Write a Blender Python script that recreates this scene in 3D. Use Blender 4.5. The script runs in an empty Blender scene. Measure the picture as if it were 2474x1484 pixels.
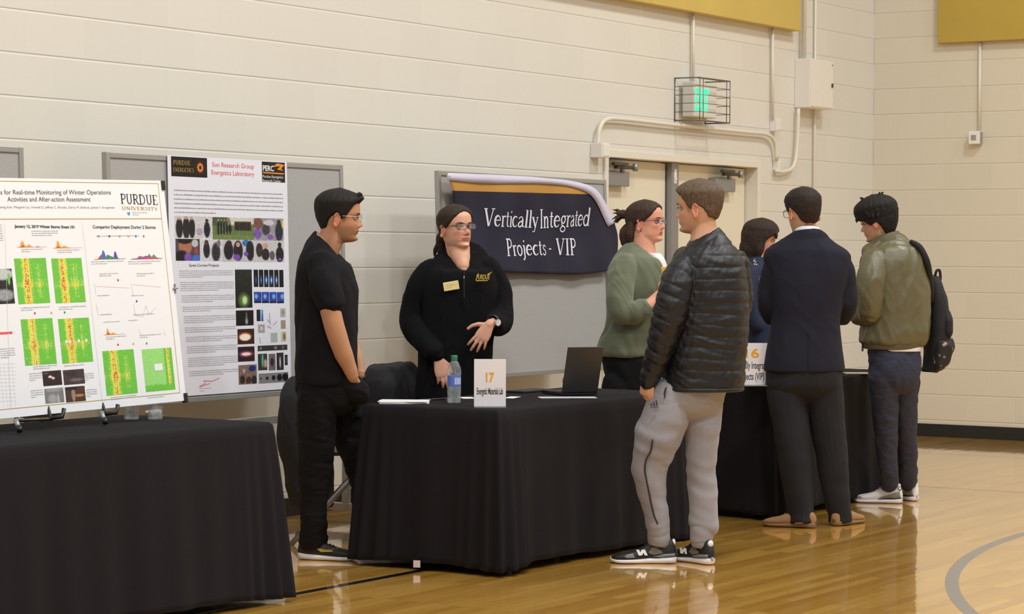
import bpy, bmesh, math, random
import numpy as np
from mathutils import Vector, Matrix
random.seed(7); np.random.seed(7)
PI = math.pi
SC = bpy.context.scene
COL = SC.collection

# ------------------------------------------------------------------ camera
W, H, FPX = 2474, 1484, 5830.0
CAM = Vector((0, -8.12, 1.43))
TH = math.atan(3763 / FPX); PITCH = math.atan(127 / FPX); RHO = 0.0052
F0 = Vector((math.cos(TH), math.sin(TH), 0)); R0 = Vector((math.sin(TH), -math.cos(TH), 0)); U0 = Vector((0, 0, 1))
FC = (F0 * math.cos(PITCH) - U0 * math.sin(PITCH)).normalized()
U1 = (U0 * math.cos(PITCH) + F0 * math.sin(PITCH)).normalized()
RC = (R0 * math.cos(RHO) + U1 * math.sin(RHO)).normalized()
UC = RC.cross(FC).normalized()
cd = bpy.data.cameras.new('camera'); cam = bpy.data.objects.new('camera', cd); COL.objects.link(cam)
cd.sensor_width = 36; cd.lens = FPX / W * 36; cd.clip_end = 200
M = Matrix((RC, UC, -FC)).transposed().to_4x4(); M.translation = CAM
cam.matrix_world = M; SC.camera = cam

def ray(px, py): return FC + RC * ((px - W / 2) / FPX) - UC * ((py - H / 2) / FPX)
def pix(px, py, Z): return CAM + ray(px, py) * Z
def onz(px, py, z=0.0):
    d = ray(px, py); return CAM + d * ((z - CAM.z) / d.z)
def ony(px, py, y=0.0):
    d = ray(px, py); return CAM + d * ((y - CAM.y) / d.y)
def onx(px, py, x):
    d = ray(px, py); return CAM + d * ((x - CAM.x) / d.x)

# ------------------------------------------------------------------ materials
MATS = {}
def sr(c):
    return tuple((x / 255 / 12.92 if x / 255 <= .04045 else ((x / 255 + .055) / 1.055) ** 2.4) for x in c) + (1,)
def mat(name, c, rough=.6, metal=0, spec=.5, bump=0, bscale=200, sheen=0, var=0, vscale=8, trans=0, coat=0, emit=None, es=0, alpha=1, aniso=None, sub=0):
    if name in MATS: return MATS[name]
    m = bpy.data.materials.new(name); m.use_nodes = True; nt = m.node_tree; b = nt.nodes['Principled BSDF']
    b.inputs['Base Color'].default_value = sr(c); b.inputs['Roughness'].default_value = rough; b.inputs['Metallic'].default_value = metal
    b.inputs['Specular IOR Level'].default_value = spec; b.inputs['Sheen Weight'].default_value = sheen
    b.inputs['Transmission Weight'].default_value = trans; b.inputs['Coat Weight'].default_value = coat; b.inputs['Alpha'].default_value = alpha
    if emit: b.inputs['Emission Color'].default_value = sr(emit); b.inputs['Emission Strength'].default_value = es
    tc = nt.nodes.new('ShaderNodeTexCoord')
    vec = tc.outputs['Object']
    if aniso:
        mp = nt.nodes.new('ShaderNodeMapping'); mp.inputs['Scale'].default_value = aniso; nt.links.new(vec, mp.inputs[0]); vec = mp.outputs[0]
    if bump:
        n = nt.nodes.new('ShaderNodeTexNoise'); n.inputs['Scale'].default_value = bscale; n.inputs['Detail'].default_value = 3
        bp = nt.nodes.new('ShaderNodeBump'); bp.inputs['Strength'].default_value = bump; bp.inputs['Distance'].default_value = .004
        nt.links.new(vec, n.inputs['Vector']); nt.links.new(n.outputs[0], bp.inputs['Height']); nt.links.new(bp.outputs[0], b.inputs['Normal'])
    if var:
        n = nt.nodes.new('ShaderNodeTexNoise'); n.inputs['Scale'].default_value = vscale; n.inputs['Detail'].default_value = 4
        mx = nt.nodes.new('ShaderNodeMix'); mx.data_type = 'RGBA'
        mx.inputs[6].default_value = sr([x * (1 - var) for x in c]); mx.inputs[7].default_value = sr([min(255, x * (1 + var)) for x in c])
        nt.links.new(vec, n.inputs['Vector']); nt.links.new(n.outputs[0], mx.inputs[0]); nt.links.new(mx.outputs[2], b.inputs['Base Color'])
    MATS[name] = m; return m
def colmat(name, rough=.5, spec=.4, bump=0, bscale=80, sub=0):
    if name in MATS: return MATS[name]
    m = mat(name, (200, 200, 200), rough, spec=spec, bump=bump, bscale=bscale); nt = m.node_tree
    a = nt.nodes.new('ShaderNodeAttribute'); a.attribute_name = 'Col'
    b = nt.nodes['Principled BSDF']
    nt.links.new(a.outputs[0], b.inputs['Base Color'])
    if sub:
        b.inputs['Subsurface Weight'].default_value = sub; b.inputs['Subsurface Radius'].default_value = (.01, .004, .002); b.inputs['Subsurface Scale'].default_value = 1
    return m

# ------------------------------------------------------------------ object helpers
def empty(name, loc, label=None, cat=None, group=None, rz=0):
    o = bpy.data.objects.new(name, None); COL.objects.link(o); o.location = loc; o.rotation_euler = (0, 0, rz); o.empty_display_size = .1
    return tag(o, label, cat, group)
def tag(o, label=None, cat=None, group=None, kind=None):
    if label: o['label'] = label
    if cat: o['category'] = cat
    if group: o['group'] = group
    if kind: o['kind'] = kind
    return o
def wmat(o):
    m = Matrix.Translation(o.location) @ o.rotation_euler.to_matrix().to_4x4()
    return (wmat(o.parent) @ m) if o.parent else m
class G:
    """collects geometry, builds ONE mesh object"""
    def __init__(s): s.v = []; s.f = []; s.mi = []
    def add(s, vs, fs, mi=0):
        n = len(s.v); s.v += [tuple(p) for p in vs]; s.f += [tuple(i + n for i in f) for f in fs]; s.mi += [mi] * len(fs); return s
    def box(s, x0, x1, y0, y1, z0, z1, mi=0, mt=None):
        vs = [Vector(p) for p in ((x0, y0, z0), (x1, y0, z0), (x1, y1, z0), (x0, y1, z0), (x0, y0, z1), (x1, y0, z1), (x1, y1, z1), (x0, y1, z1))]
        if mt: vs = [mt @ p for p in vs]
        return s.add(vs, [(0, 3, 2, 1), (4, 5, 6, 7), (0, 1, 5, 4), (1, 2, 6, 5), (2, 3, 7, 6), (3, 0, 4, 7)], mi)
    def tube(s, pts, r, n=12, smooth=0, mi=0, flat=None, cap=True):
        pts = [Vector(p) for p in pts]; rs = list(r) if hasattr(r, '__len__') else [r] * len(pts)
        if smooth: pts, rs = crom(pts, rs, smooth)
        m = len(pts); up = Vector((0, 0, 1)); prev = None; rings = []
        for i in range(m):
            d = (pts[min(i + 1, m - 1)] - pts[max(i - 1, 0)]).normalized()
            if prev is None:
                a = up if abs(d.z) < .9 else Vector((1, 0, 0)); x = d.cross(a).normalized()
            else: x = (prev - d * prev.dot(d)).normalized()
            prev = x; y = d.cross(x)
            rings.append([pts[i] + (x * math.cos(2 * PI * k / n) + y * math.sin(2 * PI * k / n)) * rs[i] for k in range(n)])
        return s.rings(rings, mi, cap)
    def rings(s, rings, mi=0, cap=True):
        n = len(rings[0]); vs = [p for r in rings for p in r]; fs = []
        for i in range(len(rings) - 1):
            for k in range(n):
                k2 = (k + 1) % n; fs.append((i * n + k, i * n + k2, (i + 1) * n + k2, (i + 1) * n + k))
        if cap:
            fs.append(tuple(reversed(range(n)))); fs.append(tuple(range((len(rings) - 1) * n, len(rings) * n)))
        return s.add(vs, fs, mi)
    def ball(s, c, r, mt=None, n=20, m=12, mi=0):
        c = Vector(c); r = r if hasattr(r, '__len__') else (r, r, r); rings = []
        for i in range(m + 1):
            a = PI * (i + .02) / (m + .04); ring = []
            for k in range(n):
                p = Vector((r[0] * math.sin(a) * math.cos(2 * PI * k / n), r[1] * math.sin(a) * math.sin(2 * PI * k / n), -r[2] * math.cos(a)))
                ring.append(c + ((mt @ p) if mt else p))
            rings.append(ring)
        return s.rings(rings, mi)
    def lathe(s, prof, c=(0, 0, 0), n=28, mi=0, cap=True):
        c = Vector(c)
        return s.rings([[c + Vector((r * math.cos(2 * PI * k / n), r * math.sin(2 * PI * k / n), z)) for k in range(n)] for r, z in prof], mi, cap)
    def prism(s, poly, y0, y1, mi=0):
        """poly in XZ extruded along Y"""
        n = len(poly); vs = [(x, y0, z) for x, z in poly] + [(x, y1, z) for x, z in poly]
        fs = [tuple(range(n)), tuple(reversed(range(n, 2 * n)))] + [((i + 1) % n, i, n + i, n + (i + 1) % n) for i in range(n)]
        return s.add(vs, fs, mi)
    def mesh(s, name):
        me = bpy.data.meshes.new(name); me.from_pydata(s.v, [], s.f); me.validate()
        if any(s.mi) and len(me.polygons) == len(s.mi): me.polygons.foreach_set('material_index', s.mi)
        return me
    def build(s, name, mats, parent=None, local=False, smooth=False, bevel=0, label=None, subd=0, solid=0):
        """world-space geometry unless local=True (then in the parent's frame)"""
        me = s.mesh(name)
        if not local:
            if parent is not None: me.transform(wmat(parent).inverted()); loc = None
            else:
                vs = np.array(s.v); loc = Vector(((vs[:, 0].min() + vs[:, 0].max()) / 2, (vs[:, 1].min() + vs[:, 1].max()) / 2, vs[:, 2].min()))
                me.transform(Matrix.Translation(-loc))
        bm = bmesh.new(); bm.from_mesh(me); bmesh.ops.recalc_face_normals(bm, faces=bm.faces); bm.to_mesh(me); bm.free()
        return link(me, name, mats, parent, None if (local or parent is not None) else loc, smooth, bevel, label, subd, solid)
def link(me, name, mats, parent=None, loc=None, smooth=False, bevel=0, label=None, subd=0, solid=0):
    for m in (mats if isinstance(mats, (list, tuple)) else [mats]): me.materials.append(m)
    if smooth: me.polygons.foreach_set('use_smooth', [True] * len(me.polygons))
    o = bpy.data.objects.new(name, me); COL.objects.link(o)
    if parent is not None: o.parent = parent
    if loc is not None: o.location = loc
    if bevel:
        b = o.modifiers.new('b', 'BEVEL'); b.width = bevel; b.segments = 2; b.limit_method = 'ANGLE'
    if solid:
        b = o.modifiers.new('s', 'SOLIDIFY'); b.thickness = solid
    if subd:
        b = o.modifiers.new('d', 'SUBSURF'); b.levels = subd; b.render_levels = subd
    if label: o['label'] = label
    return o
def crom(pts, rs, k):
    P = [pts[0] * 2 - pts[1]] + pts + [pts[-1] * 2 - pts[-2]]; Rr = [rs[0]] + rs + [rs[-1]]; op = []; orr = []
    for i in range(1, len(P) - 2):
        for j in range(k):
            t = j / k
            op.append(.5 * ((2 * P[i]) + (P[i + 1] - P[i - 1]) * t + (2 * P[i - 1] - 5 * P[i] + 4 * P[i + 1] - P[i + 2]) * t * t + (3 * P[i] - P[i - 1] - 3 * P[i + 1] + P[i + 2]) * t ** 3))
            orr.append(Rr[i] + (Rr[i + 1] - Rr[i]) * (3 * t * t - 2 * t ** 3))
    op.append(pts[-1]); orr.append(rs[-1]); return op, orr
def cint(x, xs, ys):
    """smooth (pchip-like) interpolation"""
    x = np.asarray(x, float); xs = np.array(xs, float); ys = np.array(ys, float)
    h = np.diff(xs); d = np.diff(ys) / h; m = np.zeros(len(xs)); m[0] = d[0]; m[-1] = d[-1]
    for i in range(1, len(xs) - 1): m[i] = 0 if d[i - 1] * d[i] <= 0 else 2 * d[i - 1] * d[i] / (d[i - 1] + d[i])
    i = np.clip(np.searchsorted(xs, x) - 1, 0, len(h) - 1); t = np.clip((x - xs[i]) / h[i], 0, 1)
    return ys[i] * (2 * t**3 - 3 * t**2 + 1) + h[i] * m[i] * (t**3 - 2 * t**2 + t) + ys[i + 1] * (-2 * t**3 + 3 * t**2) + h[i] * m[i + 1] * (t**3 - t**2)
def remesh(g, voxel, smooth=3, factor=.5):
    me = g.mesh('tmp'); o = bpy.data.objects.new('tmp', me); COL.objects.link(o)
    bm = bmesh.new(); bm.from_mesh(me); bmesh.ops.recalc_face_normals(bm, faces=bm.faces); bm.to_mesh(me); bm.free()
    r = o.modifiers.new('r', 'REMESH'); r.mode = 'VOXEL'; r.voxel_size = voxel
    if smooth:
        m = o.modifiers.new('s', 'SMOOTH'); m.iterations = smooth; m.factor = factor
    dg = bpy.context.evaluated_depsgraph_get(); out = bpy.data.meshes.new_from_object(o.evaluated_get(dg))
    bpy.data.objects.remove(o); bpy.data.meshes.remove(me); return out
def getv(me):
    a = np.empty(len(me.vertices) * 3); me.vertices.foreach_get('co', a); return a.reshape(-1, 3)
def getn(me):
    a = np.empty(len(me.vertices) * 3); me.vertex_normals.foreach_get('vector', a); return a.reshape(-1, 3)
def setv(me, a): me.vertices.foreach_set('co', a.ravel()); me.update()
def setcol(me, c):
    at = me.color_attributes.new('Col', 'FLOAT_COLOR', 'POINT'); c = np.concatenate([c, np.ones((len(c), 1))], 1); at.data.foreach_set('color', c.astype(np.float32).ravel())
def nz(p, s=1.0, seed=0):
    """cheap smooth pseudo noise -1..1"""
    rs = np.random.RandomState(seed); q = p * s; out = 0
    w = np.sin(q @ rs.randn(3, 3) * 1.1 + rs.rand(3) * 6) * .9
    for i in range(4): out = out + np.sin((q + w) @ rs.randn(3) * 1.3 + rs.rand() * 6)
    return out / 4
def folds(amp=.006, s=9, vert=.45, seed=1, zr=None):
    def fn(v, n):
        q = v.copy(); q[:, 2] *= vert
        a = nz(q, s, seed); b = nz(q, s * 2.1, seed + 5)
        d = amp * (1 - 2 * np.abs(a)) + amp * .45 * b
        return v + n * d[:, None]
    return fn

# ------------------------------------------------------------------ colour cards for print
def grid_paint(g_w, g_h, nx, nz_, fn):
    """flat mesh (local x,z) of coloured cells; fn(u,v)->rgb (0..255), u,v arrays (v up)"""
    xs = np.linspace(0, g_w, nx + 1); zs = np.linspace(0, g_h, nz_ + 1)
    vs = []; fs = []; cols = []
    u = (np.arange(nx) + .5) / nx; v = (np.arange(nz_) + .5) / nz_; U, V = np.meshgrid(u, v); C = fn(U, V)
    for j in range(nz_):
        for i in range(nx):
            b = len(vs); vs += [(xs[i], 0, zs[j]), (xs[i + 1], 0, zs[j]), (xs[i + 1], 0, zs[j + 1]), (xs[i], 0, zs[j + 1])]
            fs.append((b, b + 1, b + 2, b + 3)); cols += [C[j, i]] * 4
    me = bpy.data.meshes.new('p'); me.from_pydata(vs, [], fs)
    c = np.clip(np.array(cols) / 255., 0, 1); c = np.where(c <= .04045, c / 12.92, ((c + .055) / 1.055) ** 2.4); setcol(me, c)
    return me
def card(name, parent, x, z, w, h, nx, nz_, fn, y=-.0004):
    if 8 < nx < 38 and 8 < nz_ < 30: nx, nz_ = int(nx * 1.5), int(nz_ * 1.5)
    me = grid_paint(w, h, nx, nz_, fn); me.transform(Matrix.Translation((x, y, z)))
    return link(me, name, colmat('print_ink', .45), parent)
def blobs(base, bl, noise=0, seed=0, base2=None):
    def fn(U, V):
        rs = np.random.RandomState(seed); C = np.zeros(U.shape + (3,)) + np.array(base, float)
        if base2 is not None: C = C + (np.array(base2, float) - np.array(base, float)) * V[..., None]
        for (cx, cy, rx, ry, c, soft) in bl:
            d = ((U - cx) / rx) ** 2 + ((V - cy) / ry) ** 2; a = np.clip((1.0 - d) / max(soft, .01), 0, 1)[..., None]
            C = C * (1 - a) + np.array(c, float) * a
        if noise: C = C + rs.randn(*U.shape)[..., None] * noise
        return C
    return fn
def text(body, size, name, m, parent, x, y, z, sx=1, bold=0, align='LEFT', shear=0, rot=0, ext=.0004):
    """lettering on a surface in the parent's local x,z frame"""
    c = bpy.data.curves.new('t', 'FONT'); c.body = body; c.size = size; c.offset = bold; c.align_x = align; c.shear = shear; c.extrude = ext; c.resolution_u = 3
    o = bpy.data.objects.new('t', c); COL.objects.link(o); dg = bpy.context.evaluated_depsgraph_get(); dg.update()
    me = bpy.data.meshes.new_from_object(o.evaluated_get(dg)); bpy.data.objects.remove(o); bpy.data.curves.remove(c)
    me.materials.clear()
    me.transform(Matrix.Translation((x, y, z)) @ Matrix.Rotation(rot, 4, 'Y') @ Matrix.Rotation(PI / 2, 4, 'X') @ Matrix.Diagonal((sx, 1, 1, 1)))
    return link(me, name, m, parent)

# serif stroke glyphs (cap height 1)
def arc(cx, cy, rx, ry, a0, a1, n=14): return [(cx + rx * math.cos(math.radians(a0 + (a1 - a0) * i / n)), cy + ry * math.sin(math.radians(a0 + (a1 - a0) * i / n))) for i in range(n + 1)]
T, t_, s_ = .12, .055, .05
GL = {
 'V': (.66, [([(.06, 1), (.3, 0)], T), ([(.55, 1), (.32, 0)], t_), ([(-.04, 1), (.18, 1)], s_), ([(.44, 1), (.66, 1)], s_)]),
 'e': (.5, [([(.05, .34), (.43, .36)], t_), (arc(.24, .31, .19, .3, 5, 90), .07), (arc(.24, .31, .19, .3, 90, 250), T), (arc(.24, .31, .19, .3, 250, 325), t_)]),
 'r': (.4, [([(.13, 0), (.13, .6)], T), ([(.02, .6), (.13, .6)], s_), ([(.02, 0), (.26, 0)], s_), ([(.13, .42), (.2, .56), (.3, .61), (.37, .55)], .08)]),
 't': (.36, [([(.15, .85), (.15, .13), (.2, .03), (.3, .03)], .1), ([(.02, .6), (.31, .6)], s_)]),
 'i': (.27, [([(.13, 0), (.13, .6)], T), ([(.03, .6), (.13, .6)], s_), ([(.03, 0), (.24, 0)], s_), ([(.09, .86), (.17, .86)], .11)]),
 'c': (.45, [(arc(.25, .31, .2, .3, 50, 100), .07), (arc(.25, .31, .2, .3, 100, 250), T), (arc(.25, .31, .2, .3, 250, 320), t_)]),
 'a': (.47, [([(.35, .48), (.35, .08), (.44, .02)], .11), ([(.08, .47), (.14, .58), (.25, .61), (.35, .5)], .07), ([(.35, .36), (.18, .31), (.07, .2), (.08, .05), (.18, .0), (.35, .12)], .09)]),
 'l': (.27, [([(.13, 0), (.13, 1)], T), ([(.03, 1), (.13, 1)], s_), ([(.03, 0), (.24, 0)], s_)]),
 'y': (.48, [([(.07, .6), (.26, .02)], T), ([(.45, .6), (.26, .02), (.17, -.24), (.04, -.26)], t_), ([(0, .6), (.17, .6)], s_), ([(.36, .6), (.52, .6)], s_)]),
 'I': (.36, [([(.17, 0), (.17, 1)], T), ([(.05, 1), (.3, 1)], s_), ([(.05, 0), (.3, 0)], s_)]),
 'n': (.55, [([(.13, 0), (.13, .6)], T), ([(.03, .6), (.13, .6)], s_), ([(.03, 0), (.23, 0)], s_), ([(.13, .42), (.22, .57), (.33, .6), (.4, .48), (.41, 0)], .1), ([(.31, 0), (.51, 0)], s_)]),
 'g': (.48, [(arc(.22, .4, .15, .2, 0, 360), .09), ([(.33, .56), (.46, .62)], t_), ([(.12, .24), (.1, .12), (.3, .04)], .06), (arc(.23, -.12, .19, .15, 60, 420), .07)]),
 'd': (.52, [(arc(.23, .3, .18, .3, 0, 360), .09), ([(.4, 0), (.4, 1)], T), ([(.3, 1), (.4, 1)], s_), ([(.4, 0), (.5, 0)], s_)]),
 'P': (.58, [([(.15, 0), (.15, 1)], T), ([(.03, 0), (.28, 0)], s_), ([(.03, 1), (.34, 1), (.48, .92), (.52, .76), (.48, .58), (.34, .48), (.15, .47)], .09)]),
 'o': (.5, [(arc(.24, .3, .19, .3, 0, 360), .09)]),
 'j': (.26, [([(.13, .6), (.13, -.12), (.06, -.25), (-.02, -.25)], .1), ([(.03, .6), (.13, .6)], s_), ([(.09, .86), (.17, .86)], .11)]),
 's': (.4, [([(.32, .48), (.24, .6), (.12, .59), (.07, .47), (.13, .36), (.27, .27), (.33, .14), (.27, .02), (.13, 0), (.05, .12)], .08)]),
 '-': (.4, [([(.06, .32), (.3, .32)], .08)]), ' ': (.28, []),
 'U': (.72, [([(.16, 1), (.16, .3), (.22, .08), (.36, 0), (.5, .08), (.56, .3), (.56, 1)], .1), ([(.03, 1), (.3, 1)], s_), ([(.45, 1), (.68, 1)], s_)]),
 'R': (.68, [([(.15, 0), (.15, 1)], T), ([(.03, 0), (.28, 0)], s_), ([(.03, 1), (.34, 1), (.48, .92), (.52, .76), (.48, .6), (.34, .5), (.15, .5)], .09), ([(.32, .5), (.56, 0), (.68, 0)], .1)]),
 'D': (.74, [([(.15, 0), (.15, 1)], T), ([(.03, 1), (.32, 1), (.54, .88), (.64, .5), (.54, .12), (.32, 0), (.03, 0)], .09)]),
 'E': (.6, [([(.15, 0), (.15, 1)], T), ([(.03, 1), (.52, 1), (.52, .82)], .06), ([(.03, 0), (.54, 0), (.54, .2)], .06), ([(.15, .5), (.42, .5)], .06)]),
 'G': (.72, [(arc(.38, .5, .3, .5, 50, 110), .07), (arc(.38, .5, .3, .5, 110, 250), T), (arc(.38, .5, .3, .5, 250, 320), .07), ([(.6, .18), (.6, .45)], .1), ([(.48, .45), (.7, .45)], s_)]),
 'N': (.74, [([(.13, 0), (.13, 1)], .06), ([(.13, 1), (.58, 0)], T), ([(.58, 0), (.58, 1)], .06), ([(.02, 0), (.24, 0)], s_), ([(.47, 1), (.7, 1)], s_)]),
 'T': (.62, [([(.3, 0), (.3, 1)], T), ([(.04, .82), (.04, 1), (.56, 1), (.56, .82)], .06), ([(.18, 0), (.42, 0)], s_)]),
 'Y': (.64, [([(.32, 0), (.32, .45)], T), ([(.06, 1), (.32, .45)], .11), ([(.58, 1), (.32, .45)], .06), ([(.2, 0), (.44, 0)], s_)]),
 'C': (.66, [(arc(.36, .5, .29, .5, 45, 110), .07), (arc(.36, .5, .29, .5, 110, 250), T), (arc(.36, .5, .29, .5, 250, 315), .07)]),
 'S': (.54, [([(.42, .84), (.34, .98), (.18, .98), (.09, .84), (.1, .68), (.22, .56), (.38, .42), (.45, .26), (.4, .08), (.24, 0), (.08, .12)], .09)]),
}
def stroke(g, pts, w, fn, y):
    n = len(pts); L = []; Rr = []
    for i in range(n):
        a = pts[max(i - 1, 0)]; b = pts[min(i + 1, n - 1)]; dx, dz = b[0] - a[0], b[1] - a[1]; l = math.hypot(dx, dz) or 1
        nx, nn = -dz / l * w / 2, dx / l * w / 2; L.append((pts[i][0] + nx, pts[i][1] + nn)); Rr.append((pts[i][0] - nx, pts[i][1] - nn))
    vs = [fn(*p) for p in L + Rr]; g.add(vs, [(i, i + 1, n + i + 1, n + i) for i in range(n - 1)])
def serif_text(g, body, x0, z0, hgt, width, y, fn3=None, italic=0):
    """fill `width` exactly; fn3(x,z)->3d point"""
    tot = sum(GL[c][0] for c in body); sx = width / tot; cx = 0
    for c in body:
        adv, st = GL[c]
        for pts, w in st:
            def fn(px_, pz_, cx=cx):
                X = x0 + (cx + px_) * sx + italic * pz_ * hgt; Z = z0 + pz_ * hgt
                return fn3(X, Z) if fn3 else (X, y, Z)
            # aspect correction for stroke width
            stroke(g, pts, w, fn, y)
        cx += adv

# ------------------------------------------------------------------ SETTING
XR = 17.93
def wall_material(name, axis, c):
    m = bpy.data.materials.new(name); m.use_nodes = True; nt = m.node_tree; b = nt.nodes['Principled BSDF']; L = nt.links.new
    b.inputs['Roughness'].default_value = .42; b.inputs['Specular IOR Level'].default_value = .35
    g = nt.nodes.new('ShaderNodeNewGeometry'); sp = nt.nodes.new('ShaderNodeSeparateXYZ'); cb = nt.nodes.new('ShaderNodeCombineXYZ')
    L(g.outputs['Position'], sp.inputs[0]); L(sp.outputs[axis], cb.inputs[0])
    ad = nt.nodes.new('ShaderNodeMath'); ad.operation = 'ADD'; ad.inputs[1].default_value = -1.955 + .2032 * 20 - .003; L(sp.outputs[2], ad.inputs[0]); L(ad.outputs[0], cb.inputs[1])
    br = nt.nodes.new('ShaderNodeTexBrick'); br.inputs['Scale'].default_value = 1; br.inputs['Mortar Size'].default_value = .005; br.inputs['Mortar Smooth'].default_value = .6
    br.inputs['Brick Width'].default_value = .4064; br.inputs['Row Height'].default_value = .2032; br.offset = .5
    L(cb.outputs[0], br.inputs['Vector'])
    n = nt.nodes.new('ShaderNodeTexNoise'); n.inputs['Scale'].default_value = 160; n.inputs['Detail'].default_value = 2; L(g.outputs['Position'], n.inputs['Vector'])
    n2 = nt.nodes.new('ShaderNodeTexNoise'); n2.inputs['Scale'].default_value = 3; L(cb.outputs[0], n2.inputs['Vector'])
    # per block tone
    br.inputs['Color1'].default_value = sr(c); br.inputs['Color2'].default_value = sr([x * .985 for x in c]); br.inputs['Mortar'].default_value = sr([x * .99 for x in c])
    L(br.outputs['Color'], b.inputs['Base Color'])
    bh = nt.nodes.new('ShaderNodeTexBrick'); bh.inputs['Scale'].default_value = 1; bh.inputs['Mortar Size'].default_value = .008; bh.inputs['Mortar Smooth'].default_value = 1; bh.inputs['Brick Width'].default_value = 90; bh.inputs['Row Height'].default_value = .2032; L(cb.outputs[0], bh.inputs['Vector'])
    b0 = nt.nodes.new('ShaderNodeBump'); b0.inputs['Strength'].default_value = 1; b0.inputs['Distance'].default_value = .0022; b0.invert = True; L(bh.outputs['Fac'], b0.inputs['Height'])
    b1 = nt.nodes.new('ShaderNodeBump'); b1.inputs['Strength'].default_value = .6; L(b0.outputs[0], b1.inputs['Normal']); b1.inputs['Distance'].default_value = .0007; b1.invert = True
    b2 = nt.nodes.new('ShaderNodeBump'); b2.inputs['Strength'].default_value = .25; b2.inputs['Distance'].default_value = .002
    L(br.outputs['Fac'], b1.inputs['Height']); L(n.outputs[0], b2.inputs['Height']); L(b1.outputs[0], b2.inputs['Normal']); L(b2.outputs[0], b.inputs['Normal'])
    return m
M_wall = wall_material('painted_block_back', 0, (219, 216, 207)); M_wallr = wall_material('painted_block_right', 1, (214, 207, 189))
DX0, DX1, DZ = 13.72, 15.87, 2.075       # door opening
g = G(); g.box(-3, DX0 - .05, 0, .3, 0, 7); g.box(DX1 + .05, XR + .3, 0, .3, 0, 7); g.box(DX0 - .05, DX1 + .05, 0, .3, DZ + .05, 7)
tag(g.build('wall_back', M_wall), kind='structure')
g = G(); g.box(XR, XR + .3, -16, 0, 0, 7); tag(g.build('wall_right', M_wallr), kind='structure')

def floor_material():
    m = bpy.data.materials.new('maple_floor'); m.use_nodes = True; nt = m.node_tree; b = nt.nodes['Principled BSDF']; L = nt.links.new
    g = nt.nodes.new('ShaderNodeNewGeometry')
    br = nt.nodes.new('ShaderNodeTexBrick'); br.inputs['Scale'].default_value = 1; br.inputs['Brick Width'].default_value = .9; br.inputs['Row Height'].default_value = .057
    br.inputs['Mortar Size'].default_value = .0008; br.offset = .37; br.inputs['Color1'].default_value = (0, 0, 0, 1); br.inputs['Color2'].default_value = (1, 1, 1, 1); br.inputs['Mortar'].default_value = (.2, .2, .2, 1)
    L(g.outputs['Position'], br.inputs['Vector'])
    mp = nt.nodes.new('ShaderNodeMapping'); mp.inputs['Scale'].default_value = (1.5, 22, 1); L(g.outputs['Position'], mp.inputs[0])
    n = nt.nodes.new('ShaderNodeTexNoise'); n.inputs['Scale'].default_value = 2; n.inputs['Detail'].default_value = 6; n.inputs['Roughness'].default_value = .65; L(mp.outputs[0], n.inputs['Vector'])
    mx = nt.nodes.new('ShaderNodeMix'); mx.data_type = 'FLOAT'; mx.inputs[0].default_value = .55; L(br.outputs['Color'], mx.inputs[2]); L(n.outputs[0], mx.inputs[3])
    cr = nt.nodes.new('ShaderNodeValToRGB'); e = cr.color_ramp.elements; e[0].position = .15; e[0].color = sr((188, 130, 46)); e[1].position = .85; e[1].color = sr((238, 188, 92))
    L(mx.outputs[0], cr.inputs[0]); L(cr.outputs[0], b.inputs['Base Color'])
    b.inputs['Roughness'].default_value = .16; b.inputs['IOR'].default_value = 1.6; b.inputs['Coat IOR'].default_value = 1.65; b.inputs['Coat Weight'].default_value = 1; b.inputs['Coat Roughness'].default_value = .035
    n3 = nt.nodes.new('ShaderNodeTexNoise'); n3.inputs['Scale'].default_value = 1; mp3 = nt.nodes.new('ShaderNodeMapping'); mp3.inputs['Scale'].default_value = (2, 17, 1); L(g.outputs['Position'], mp3.inputs[0]); L(mp3.outputs[0], n3.inputs['Vector'])
    bp = nt.nodes.new('ShaderNodeBump'); bp.inputs['Strength'].default_value = .05; bp.inputs['Distance'].default_value = .01; L(n3.outputs[0], bp.inputs['Height']); L(bp.outputs[0], b.inputs['Normal']); L(bp.outputs[0], b.inputs['Coat Normal'])
    return m
g = G(); g.box(-3, XR, -16, 0, -.1, 0); tag(g.build('floor', floor_material()), kind='structure')
M_black = mat('black_line_paint', (22, 20, 22), .25, coat=.5); M_greyline = mat('grey_line_paint', (112, 112, 116), .25, coat=.6)
g = G(); g.box(-3, 10.4, -1.91, -1.86, -.02, .0006); tag(g.build('trim_1', M_black), kind='structure')
g = G(); rr = []
cx, cy, cr_ = 12.03, -9.10, 5.5
for i in range(120):
    a = math.radians(55 + i * .85)
    rr.append([Vector((cx + (cr_ + k) * math.cos(a), cy + (cr_ + k) * math.sin(a), z)) for k, z in ((-.03, -.02), (.03, -.02), (.03, .0007), (-.03, .0007))])
g.rings(rr); tag(g.build('trim_2', M_greyline), kind='structure')
g = G(); g.box(13.968, 13.975, -9, -.02, -.02, .0005); tag(g.build('trim_3', mat('seam', (150, 120, 76), .4)), kind='structure')
M_base = mat('rubber_base', (24, 23, 24), .5)
g = G(); g.box(XR - .012, XR, -16, -.012, 0, .10); tag(g.build('baseboard_right', M_base, bevel=.003), kind='structure')
g = G(); g.box(-3, DX0 - .06, -.012, 0, 0, .10); g.box(DX1 + .07, XR - .012, -.012, 0, 0, .10); tag(g.build('baseboard_back', M_base, bevel=.003), kind='structure')

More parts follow.
